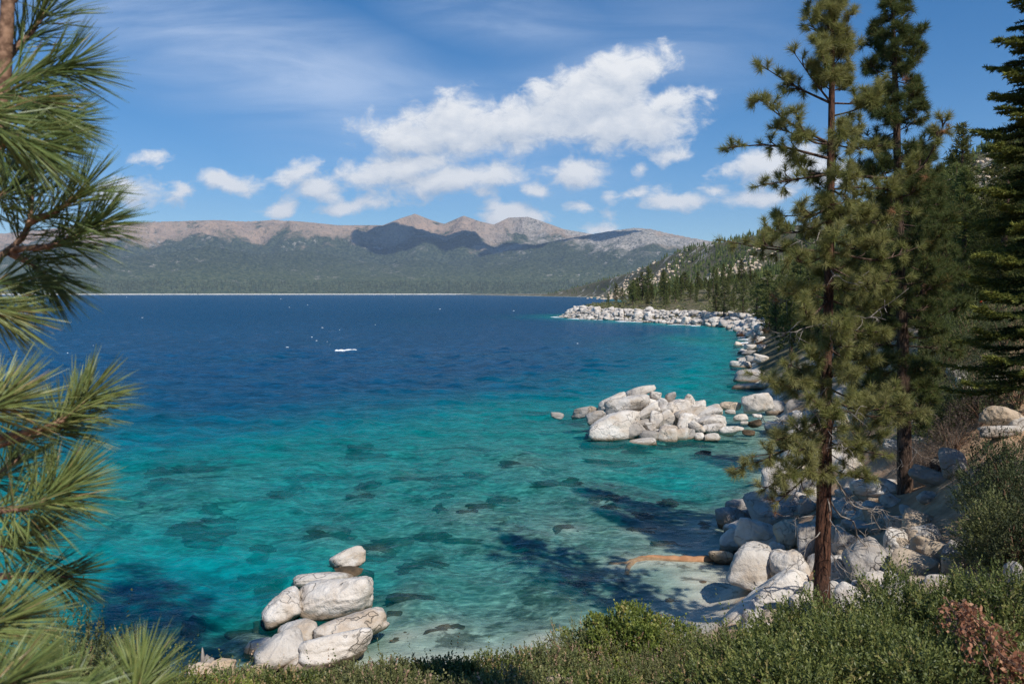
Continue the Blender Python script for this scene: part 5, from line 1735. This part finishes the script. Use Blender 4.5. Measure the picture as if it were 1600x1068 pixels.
# brush on the right slope
B_ = dict(leaf=(0.075, 0.036), per=9, sprout=0.32, lumps=1.2)
for (px, top, foot, w, n, mat, label, seed, tone) in [
    (1568, 695, 795, 66, 1500, 'leaf_dark', "large dark bush on the slope below the fir", 71, .45),
    (1588, 745, 830, 60, 1000, 'leaf_dark', "dark bush at the right edge below the large dark one", 72, .42),
    (1556, 800, 880, 50, 1300, 'leaf_olive', "olive feathery bush above the green shrubs at the right", 73, .38),
    (1590, 800, 900, 50, 1000, 'leaf_dark', "dark bush at the right edge beside the olive feathery one", 74, .45),
    (1458, 655, 690, 36, 700, 'leaf_green', "small green bush on the dirt bank right of the second pine", 75, .5),
    (1445, 595, 650, 42, 900, 'leaf_green', "green bush under the third pine's trunk", 76, .42),
    (1470, 555, 600, 36, 700, 'leaf_olive', "olive bush right of the third pine's trunk", 77, .42),
    (1540, 560, 610, 46, 800, 'leaf_dark', "dark brownish bush beside the dark boulder under the fir", 78, .5),
    (1500, 500, 560, 60, 1000, 'leaf_green', "green bush high on the slope right of the third pine", 79, .4),
    (1420, 570, 620, 40, 700, 'leaf_dark', "dark bush left of the third pine's trunk", 80, .45),
    (1570, 500, 560, 60, 1000, 'leaf_dark', "dark bush high on the slope at the right edge", 81, .45),
    (1380, 600, 650, 50, 800, 'leaf_dark', "dark bush between the two front pines", 82, .5),
    (1530, 470, 540, 60, 1000, 'leaf_dark', "dark bush highest on the slope between third pine and fir", 84, .45),
    (1590, 560, 640, 60, 1000, 'leaf_dark', "dark bush under the fir at the right edge, above the white flat boulder", 85, .42),
    (1520, 585, 650, 50, 900, 'leaf_dark', "dark bush right of the two boulders below the third pine", 86, .45),
    (1478, 520, 575, 44, 800, 'leaf_green', "green bush just right of the third pine's sunlit trunk", 87, .42),
    (1590, 470, 540, 60, 900, 'leaf_green', "green bush highest on the slope at the right edge", 88, .4),
    (1500, 620, 660, 40, 700, 'leaf_olive', "olive bush left of the dry reddish brush on the slope", 89, .42),
    (1340, 640, 690, 46, 700, 'leaf_dark', "dark bush behind the tall pine's bare twigs", 83, .5),
]:
    f = hit(px, foot - 4)
    k = f[1] / FPX
    h = (foot - top) * k
    shrub("shrub", label, "shrub", f, w * k, w * k * 0.8, h, n, mat, seed=seed, tone=tone, **B_)
for (px, top, foot, w, label, seed) in [
    (1490, 660, 715, 44, "dry purplish brush on the slope above the big round grey boulder", 91), (1535, 625, 665, 46, "dry reddish brush left of the tan flat boulder", 92),
    (1425, 700, 740, 30, "dry brush on the dirt bank beside the second pine", 93), (1455, 720, 750, 26, "low dry brush at the far edge of the path", 94)]:
    f = hit(px, foot - 3)
    k = f[1] / FPX
    shrub("dry_brush", label, "shrub", f, w * k, w * k * 0.8, (foot - top) * k, 700, 'leaf_brush', leaf=(0.10, 0.012), per=8, sprout=0.3, seed=seed, tone=0.5, lumps=1.0)

for k, (x, y, r_, h, mat, label) in enumerate([
    (11.4, 14.2, 1.0, 0.9, 'leaf_dark', "dark bush on the slope just beyond the right edge, nearest the olive feathery one"), (13.2, 15.8, 1.1, 1.1, 'leaf_olive', "olive bush on the slope beyond the right edge, halfway up"),
    (9.6, 11.4, 0.8, 0.7, 'leaf_green', "green bush on the slope beyond the right edge, close behind the green shrubs"), (14.4, 18.0, 1.0, 1.2, 'leaf_dark', "dark bush beside the fir's trunk beyond the right edge"),
    (8.2, 8.6, 0.8, 0.7, 'leaf_olive', "low olive bush right of the green shrubs beyond the picture's edge"), (13.6, 12.6, 1.1, 1.0, 'leaf_olive', "olive bush highest on the near slope beyond the right edge")]):
    shrub("shrub", label, "shrub", (x, y, hgt(x, y) - 0.03), r_, r_ * 0.9, h, 700, mat, seed=210 + k, tone=0.45, **B_)
# ------------------------------------------------------------------ conifers on the slope and the headland
def conifer(seed, H, spread, n_br, blades_per, L, w, kind=0):
    """A free standing conifer: trunk, and whorls of ragged branches. Returns the two meshes' builders."""
    rng = np.random.default_rng(seed)
    t_ = MB()
    z = np.linspace(-0.5, H, 12)
    tube(t_, np.stack([0.1 * np.sin(z * 0.4 + seed), 0.1 * np.cos(z * 0.3), z], 1), (0.022 * H) * (1 - (z + 0.5) / (H + 0.5)) ** 0.8 + 0.02, 7)
    f = MB()
    lean = rng.normal(0, 0.25, 2)
    for k in range(n_br):
        u = ((k + rng.random()) / n_br) ** 0.9
        zz = H * (0.14 + 0.86 * u)
        shape = (1 - u) ** 0.75 if kind == 0 else (np.sin(np.pi * min(1, 0.25 + 0.75 * u)) ** 0.8 + 0.08)
        ln = spread * shape * rng.uniform(0.45, 1.15) + 0.15
        th = k * 2.4 + rng.normal(0, 0.4)
        if rng.random() < 0.10:
            continue
        out = np.array([math.cos(th), math.sin(th), 0])
        ln *= 1 + 0.25 * (out[0] * lean[0] + out[1] * lean[1])
        m = max(6, int(blades_per * (0.35 + ln / spread)))
        s = rng.random(m) ** 0.6
        droop = (-0.22 if kind == 0 else 0.12) * ln
        C = np.array([0, 0, zz]) + out * (ln * s)[:, None] + np.array([0, 0, 1.0]) * (droop * s ** 1.5)[:, None] + rng.normal(0, 0.10 + 0.05 * ln, (m, 3)) * [1, 1, 0.6]
        D = unit(out * 0.8 + rng.normal(0, 0.7, (m, 3)) + [0, 0, 0.25])
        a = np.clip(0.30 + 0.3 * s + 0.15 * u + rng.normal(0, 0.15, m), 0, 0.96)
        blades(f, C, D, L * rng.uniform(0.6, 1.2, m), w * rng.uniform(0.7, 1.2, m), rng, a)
    return t_, f


protos = {}
for k, (H, spr, nb, bp, L, w, kind, tier) in enumerate([
    (14, 2.6, 150, 62, 0.42, 0.085, 0, 'near'), (15, 3.0, 110, 90, 0.42, 0.085, 1, 'near'), (13, 2.3, 150, 55, 0.40, 0.08, 0, 'near'), (16, 2.8, 120, 80, 0.42, 0.085, 1, 'near'),
    (14, 2.7, 90, 28, 0.75, 0.24, 0, 'mid'), (15, 3.2, 70, 40, 0.75, 0.25, 1, 'mid'), (13, 2.2, 90, 26, 0.7, 0.22, 0, 'mid'), (16, 3.0, 80, 34, 0.75, 0.24, 1, 'mid'), (12, 2.9, 70, 34, 0.7, 0.24, 0, 'mid'),
]):
    t_, f = conifer(700 + k, H, spr, nb, bp, L, w, kind)
    protos.setdefault(tier, []).append((t_, f, H))
made = {}


def plant(tier, q, x, y, z, h, rz, label, group, name="conifer"):
    t_, f, H = protos[tier][q]
    if (tier, q) not in made:
        r = thing(name, label, "conifer", (x, y, z), group)
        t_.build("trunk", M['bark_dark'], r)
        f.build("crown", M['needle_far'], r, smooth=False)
        made[(tier, q)] = r
        r.rotation_euler = (0, 0, rz)
        r.scale = (h / H,) * 3
        return r
    r = copy_thing(made[(tier, q)], (x, y, z), rz, h / H, label, group)
    r.name = name
    return r


rng = np.random.default_rng(77)
taken = []
KEEP = np.array([41.2, 70.0, hgt(41.2, 70.0)])


def scatter(n, pxr, Yr, dmin, gap, hr, tier, label, group, power=1.0, zmin=0.8, dmax=1e9):
    made_n = 0
    for _ in range(n * 60):
        if made_n >= n:
            break
        px = rng.uniform(*pxr)
        Y = Yr[0] + (Yr[1] - Yr[0]) * rng.random() ** power
        x = (px - 800) / FPX * Y
        z, dep = surface(np.array([x]), np.array([Y]))
        z, d = float(z[0]), -float(dep[0])
        if d < dmin or d > dmax or z < zmin:
            continue
        h = rng.uniform(*hr)
        if any((x - a) ** 2 + (Y - b) ** 2 < (gap * (0.7 + 0.02 * Y)) ** 2 for a, b in taken):
            continue
        if abs(px - 1532) < 26 and Y < KEEP[1] + 1:
            continue
        q = int(rng.integers(len(protos[tier])))
        plant(tier, q, x, Y, z - 0.2, h * (0.8 if q == 2 else 1), rng.uniform(0, 6.28), label, group)
        taken.append((x, Y))
        made_n += 1
    return made_n


scatter(34, (1330, 1640), (40, 80), 9, 1.6, (8, 15), 'near', "dense conifer in the shaded wood behind the pines", "conifers in the wood behind the pines")
scatter(16, (1235, 1330), (70, 110), 5, 2.0, (8, 13), 'near', "conifer on the bank behind the tall pine's trunk", "conifers on the bank behind the tall pine")
scatter(56, (1195, 1640), (85, 190), 7, 1.5, (9, 15), 'mid', "conifer on the slope seen between the pine branches", "conifers on the slope behind the pines")
scatter(34, (1110, 1330), (95, 270), 3.5, 1.2, (7, 13), 'mid', "conifer close to the stony shore between cove and headland", "conifers along the cove shore", dmax=16)
scatter(52, (985, 1180), (295, 400), 15, 0.8, (4, 11), 'mid', "conifer standing on the headland behind its pale rocks", "conifers on the headland")
scatter(104, (1010, 1640), (200, 620), 14, 0.6, (7, 13), 'mid', "conifer on the hillside above the headland", "conifers on the hillside above the headland")
for (px, Y, h) in [(962, 352, 9), (972, 360, 7), (985, 350, 8), (950, 348, 5), (1003, 340, 12), (1012, 335, 14)]:
    x = (px - 800) / FPX * Y
    plant('mid', int(rng.integers(5)), x, Y, hgt(x, Y) - 0.2, h, px, "conifer at the outer end of the headland", "conifers at the outer end of the headland")

# --- brush covering the headland behind its rocks
mb = MB()
for k in range(900):
    px, Y = rng.uniform(905, 1230), rng.uniform(150, 390)
    x = (px - 800) / FPX * Y
    z, dep = surface(np.array([x]), np.array([Y]))
    if -dep[0] < 9 or -dep[0] > 60:
        continue
    n = 40
    u = unit(rng.normal(size=(n, 3)))
    u[:, 2] = np.abs(u[:, 2])
    r_ = rng.uniform(0.8, 2.0)
    p = np.array([x, Y, float(z[0])]) + u * [r_, r_, r_ * 0.7]
    blades(mb, p, unit(u + rng.normal(0, 0.6, u.shape)), rng.uniform(0.4, 0.8, n), 0.35, rng, np.clip(rng.normal(0.55, 0.2, n), 0, 1))
struct(mb.build("brush", M['leaf_olive'], smooth=False), 'stuff')


# --- the woods too far to count, on the ridge and beyond
def low_conifers(mb, P, H, rng):
    n = len(P)
    for (z0, z1, r0) in [(0.06, 0.5, 0.2), (0.32, 0.76, 0.155), (0.58, 1.0, 0.10)]:
        m = 6
        th = rng.uniform(0, 6.28, (n, 1)) + np.arange(m) * 2 * np.pi / m
        rr_ = r0 * H[:, None] * rng.uniform(0.5, 1.35, (n, m))
        ring = np.stack([P[:, None, 0] + rr_ * np.cos(th), P[:, None, 1] + rr_ * np.sin(th), P[:, None, 2] + H[:, None] * (z0 + rng.uniform(-0.06, 0.1, (n, m)))], -1)
        top = np.stack([P[:, 0], P[:, 1], P[:, 2] + H * z1], -1)[:, None]
        V = np.concatenate([ring, top], 1).reshape(-1, 3)
        j = np.arange(m)
        F = np.stack([j, (j + 1) % m, np.full(m, m)], -1)[None] + (np.arange(n) * (m + 1))[:, None, None]
        a = np.repeat(np.clip(rng.normal(0.42, 0.16, n) , 0, 0.9), m + 1)
        mb.add(V, F.reshape(-1, 3), a)


mb = MB()
rng = np.random.default_rng(91)
n = 90000
px = rng.uniform(820, 1760, n)
Y = np.exp(rng.uniform(np.log(230), np.log(3100), n))
x = (px - 800) / FPX * Y
z, dep = surface(x, Y)
near_h = fbm(x / 60, Y / 60, 4, 101)
ok = (-dep > 14) & (z > 1.2) & (Y > 470) & (near_h > np.where(Y > 1300, 0.26, 0.36) + 0.14 * rng.random(n))
# leave the pale outcrops mostly open
for (cx, cy, Yc, sx, sy) in [(1150, 380, 900, 70, 130), (975, 398, 1700, 60, 400), (1500, 255, 700, 70, 90)]:
    ok &= ~((np.abs(px - cx) < sx) & (np.abs(Y - Yc) < sy) & (rng.random(n) < 0.86))
idx = np.nonzero(ok)[0][:20000]
low_conifers(mb, np.stack([x, Y, z], 1)[idx], rng.uniform(5, 11, len(idx)), rng)
struct(mb.build("forest", M['needle_far'], smooth=False), 'stuff')

# pale outcrops breaking through the woods
mb = MB()
orng = np.random.default_rng(120)
for (cx, cy, Y0_, Y1_, sx, cnt) in [(1150, 380, 780, 1090, 62, 260), (975, 398, 1350, 1990, 55, 170), (1040, 385, 1150, 1480, 40, 100), (1505, 260, 600, 790, 55, 260), (1090, 420, 560, 760, 70, 120)]:
    for k in range(cnt):
        Y = orng.uniform(Y0_, Y1_)
        x = (cx + orng.normal(0, 0.5) * sx - 800) / FPX * Y
        s_ = orng.uniform(0.8, 2.3) * (1 if Y < 1200 else 1.5)
        q = small[orng.integers(4)]
        mb.add(q[0] * [s_ * orng.uniform(0.8, 1.4), s_, s_ * 0.9] + [x, Y, hgt(x, Y) + 0.25 * s_], q[1])
struct(mb.build("outcrop_rubble", M['granite_tan']), 'stuff')

# trees standing along the far shore
mb = MB()
n = 9000
k = rng.integers(0, MXYZ[0].size, 400000)
fx_, fy_, fz_ = MXYZ[0].ravel()[k], MXYZ[1].ravel()[k], MXYZ[2].ravel()[k]
sel = np.nonzero((fz_ > 9) & (fz_ < 130))[0][:n]
low_conifers(mb, np.stack([fx_, fy_, fz_ - 3], 1)[sel] + np.column_stack([rng.normal(0, 12, (len(sel), 2)), np.zeros(len(sel))]), rng.uniform(16, 34, len(sel)), rng)
struct(mb.build("forest", M['needle_far'], smooth=False), 'stuff')
# ------------------------------------------------------------------ small things
rng = np.random.default_rng(55)
# the sunken log with its forked end
mb = MB()
def under(px, py, z):
    return atz(px, py, z)
o_ = under(1030, 878, -0.1)
tube(mb, bezier([under(1122, 874, -0.05), under(1090, 876, -0.06), under(1050, 875, -0.08), under(1010, 874, -0.10), under(985, 880, -0.14)], 22) - o_, np.linspace(0.20, 0.16, 22), 9, 0.5, 0.06, rng)
lg = mb.build("sunken_log", M['log'])
lg.location = tuple(o_)
tag(lg, "orange brown forked log lying under the shallow water near the shore", "log")
for pts in ([(992, 878), (975, 882), (953, 881)], [(990, 879), (982, 888), (979, 897)]):
    mb = MB()
    tube(mb, bezier([under(x, y, -0.13) for x, y in pts], 8) - o_, np.linspace(0.15, 0.09, 8), 8, 0.5, 0.06, rng)
    mb.build("fork", M['log'], lg)

# bleached stump and pale earth at the lower left
f = at(323, 1040, 6.9)
gz_ = hgt(f[0], f[1])
root = thing("stump", "bleached jagged stump beside the dark water at the bottom left", "stump", (f[0], f[1], gz_))
mb = MB()
top = at(323, 1012, 6.9)[2] - gz_
tube(mb, np.array([[0, 0, -0.15], [0, 0, top * 0.35], [0.01, 0, top * 0.72]]), [0.13, 0.085, 0.06], 11, 0.5, 0.15, rng)
mb.build("trunk", M['deadwood'], root)
for (dx, hh) in [(-0.03, 1.0), (0.0, 0.86), (0.035, 0.8)]:
    mb = MB()
    tube(mb, np.array([[dx, 0, top * 0.55], [dx * 1.2, 0, top * 0.8], [dx * 1.3, 0.01, top * hh]]), [0.03, 0.022, 0.005], 6, 0.5, 0.12, rng)
    mb.build("splinter", M['deadwood'], root)
for (px, py, Y, w, h, lab) in [(345, 1042, 6.7, 44, 26, "pale rough rock just right of the bleached stump"), (312, 1046, 6.7, 36, 22, "pinkish rock left of the bleached stump"), (392, 1050, 6.6, 48, 22, "pinkish rock among low shrubs right of the bleached stump"), (870, 1066, 5.6, 46, 18, "pale bare stone at the bottom edge below the round shrub")]:
    boulder(px, py, w, h, lab, 0, Y, None, None, None, mat='granite_tan', name="stone", cat="rock", lump=0.12)

# white crests on the open lake
foam = bpy.data.materials.new("foam")
foam.use_nodes = True
foam.node_tree.nodes["Principled BSDF"].inputs['Base Color'].default_value = (0.85, 0.88, 0.9, 1)
foam.node_tree.nodes["Principled BSDF"].inputs['Roughness'].default_value = 0.9


def crest(mb, c, L, w, rng, h=0.1):
    n = 7
    t = np.linspace(-1, 1, n)
    y = 0.35 * w * rng.normal(0, 1, n)
    wd = w * (1 - t ** 2) ** 0.6 * rng.uniform(0.5, 1.1, n) + 0.02
    a = np.stack([c[0] + t * L / 2, c[1] + y - wd, np.full(n, 0.02)], 1)
    m = np.stack([c[0] + t * L / 2, c[1] + y, 0.04 + h * (1 - t ** 2)], 1)
    b = np.stack([c[0] + t * L / 2, c[1] + y + wd, np.full(n, 0.02)], 1)
    V = np.stack([a, m, b], 1).reshape(-1, 3)
    i = np.arange(n - 1)[:, None] * 3
    F = np.concatenate([i + [0, 3, 4, 1], i + [1, 4, 5, 2]])
    mb.add(V, F)


c = atz(545, 548)
mb = MB()
for (dx, dy, L, w) in [(0, 0, 2.2, 0.5), (-1.2, -0.6, 1.6, 0.35), (0.9, 0.2, 1.3, 0.4), (-0.6, -1.6, 0.9, 0.25), (-1.9, -1.0, 0.8, 0.2)]:
    crest(mb, (dx, dy), L, w, rng, 0.28)
o = mb.build("whitecap", foam)
o.location = tuple(c)
tag(o, "lone white breaking crest on the open blue water", "whitecap")
mb = MB()
for k in range(28):
    px, py = rng.uniform(60, 920), 463 + 95 * rng.random() ** 2.2
    c = atz(px, py)
    if surface(np.array([c[0]]), np.array([c[1]]))[1][0] < 3:
        continue
    k_ = c[1] / FPX
    crest(mb, c, k_ * rng.uniform(0.8, 5.5) * rng.random() ** 0.5, k_ * rng.uniform(0.5, 1.6), rng, k_ * 0.4)
for k in range(60):       # wash along the headland rocks
    s = rng.uniform(0, 4.6)
    i = int(s)
    p = hs[i] * (1 - s + i) + hs[i + 1] * (s - i)
    q = unit(p - np.array([90, 290])) * rng.uniform(1, 5)
    crest(mb, p + q, rng.uniform(1, 5), rng.uniform(0.3, 1.0), rng, 0.1)
struct(mb.build("foam", foam), 'stuff')


# a walker in a red top among the trees up the slope
def walker():
    f = KEEP
    root = thing("person", "small person in a red top and pale trousers standing among the trees up the slope", "person", f)
    k = 1.0
    J = {'pelvis': (0, 0, .92), 'chest': (0, .02, 1.28), 'neck': (0, .02, 1.46), 'head': (0, 0, 1.56), 'crown': (0, 0, 1.70),
         'hl': (-.10, 0, .88), 'kl': (-.12, -.04, .48), 'fl': (-.13, .03, .08), 'tl': (-.13, -.10, .04), 'hr': (.10, 0, .88), 'kr': (.13, .0, .48), 'fr': (.14, .08, .08), 'tr': (.15, -.05, .04),
         'sl': (-.19, .02, 1.40), 'el': (-.25, .05, 1.12), 'wl': (-.22, -.08, .92), 'gl': (-.21, -.12, .84), 'sr': (.19, .02, 1.40), 'er': (.26, .04, 1.12), 'wr': (.25, -.08, .92), 'gr': (.24, -.12, .84)}
    E = [('pelvis', 'chest'), ('chest', 'neck'), ('neck', 'head'), ('head', 'crown'), ('pelvis', 'hl'), ('hl', 'kl'), ('kl', 'fl'), ('fl', 'tl'), ('pelvis', 'hr'), ('hr', 'kr'), ('kr', 'fr'), ('fr', 'tr'), ('chest', 'sl'), ('sl', 'el'), ('el', 'wl'), ('wl', 'gl'), ('chest', 'sr'), ('sr', 'er'), ('er', 'wr'), ('wr', 'gr')]
    RD = {'pelvis': .14, 'chest': .15, 'neck': .055, 'head': .095, 'crown': .07, 'hl': .1, 'hr': .1, 'kl': .065, 'kr': .065, 'fl': .045, 'fr': .045, 'tl': .04, 'tr': .04, 'sl': .07, 'sr': .07, 'el': .048, 'er': .048, 'wl': .035, 'wr': .035, 'gl': .03, 'gr': .03}
    names = list(J)

    def body(name, keep, grow, m):
        ids = [q for q in names if q in keep]
        me = bpy.data.meshes.new(name)
        me.from_pydata([J[q] for q in ids], [(ids.index(a), ids.index(b)) for a, b in E if a in keep and b in keep], [])
        o = bpy.data.objects.new(name, me)
        COL.objects.link(o)
        sk = o.modifiers.new("skin", 'SKIN')
        for q, v in zip(ids, me.skin_vertices[0].data):
            v.radius = (RD[q] * grow,) * 2
            v.use_root = q in ('pelvis', 'chest') and q == ids[0]
        o.modifiers.new("smooth", 'SUBSURF').render_levels = 2
        me.materials.append(m)
        o.parent = root
    flat = lambda nm, c: material(nm, lambda n, P, g_: n.mix(n.step(n.noise(P, 12, 3), 0.3, 0.7), tuple(x * 0.85 for x in c), c), 0.85, 0.15)
    body("body", set(names), 1.0, flat("skin", (0.5, 0.3, 0.22)))
    body("shirt", {'pelvis', 'chest', 'sl', 'el', 'sr', 'er'}, 1.18, flat("red_cloth", (0.75, 0.06, 0.02)))
    body("trousers", {'pelvis', 'hl', 'kl', 'fl', 'hr', 'kr', 'fr'}, 1.15, flat("pale_cloth", (0.45, 0.42, 0.38)))
    mb = MB()
    X, F = ICO[3]
    mb.add(X * [0.105, 0.115, 0.10] + [0, 0.02, 1.66], F)
    mb.build("hair", flat("dark_hair", (0.03, 0.02, 0.015)), root)
    root.rotation_euler = (0, 0, 0.5)


walker()
# ------------------------------------------------------------------ the air between here and the mountains
def build_haze():
    m = bpy.data.materials.new("thin_air")
    m.use_nodes = True
    t = m.node_tree
    t.nodes.clear()
    v = t.nodes.new('ShaderNodeVolumePrincipled')
    v.inputs['Color'].default_value = (0.55, 0.74, 1.0, 1)
    v.inputs['Density'].default_value = 0.000037
    v.inputs['Anisotropy'].default_value = 0.0
    o = t.nodes.new('ShaderNodeOutputMaterial')
    t.links.new(v.outputs[0], o.inputs['Volume'])
    b = MB()
    X, Y0, Y1, Z0, Z1 = 14000.0, -9500.0, 17000.0, -70.0, 1900.0
    V = [(x, y, z) for z in (Z0, Z1) for y in (Y0, Y1) for x in (-X, X)]
    b.add(V, [(0, 2, 3, 1), (4, 5, 7, 6), (0, 1, 5, 4), (2, 6, 7, 3), (0, 4, 6, 2), (1, 3, 7, 5)])
    struct(b.build("haze", m, smooth=False), 'stuff')


build_haze()
# ------------------------------------------------------------------ unseen clouds added above the frame to cast shade across the mountains
def build_shade_clouds():
    rng = np.random.default_rng(140)
    mb = MB()
    sd = np.array(sdir)
    for (px, py, dist, rx, ry, rot) in [(655, 398, 11000, 900, 230, 0.1), (820, 384, 10500, 950, 210, -0.25), (610, 392, 11300, 500, 150, 0.3), (930, 372, 10200, 500, 130, -0.3), (330, 392, 9900, 350, 120, 0.2)]:
        tgt = at(px, py, dist)
        c = tgt + sd * (4700 - tgt[2]) / sd[2]
        for k in range(26):
            u = rng.normal(0, 0.42, 2)
            ox, oy = u[0] * rx, u[1] * ry
            s = rng.uniform(0.35, 0.8) * ry * 1.3
            q = stone_shape(3000 + k, 3, 10, 6, 0.12)
            mb.add(q[0] * [s * 1.5, s, s * 0.5] + c + [ox * math.cos(rot) - oy * math.sin(rot), ox * math.sin(rot) + oy * math.cos(rot), rng.uniform(0, 60)], q[1])
    struct(mb.build("shade_clouds", material("shade_cloud_white", lambda n, P, g_: n.mix(n.noise(P, 0.004, 3), (0.85, 0.86, 0.88), (0.92, 0.92, 0.92)), 1.0, 0.0)), 'stuff')


build_shade_clouds()
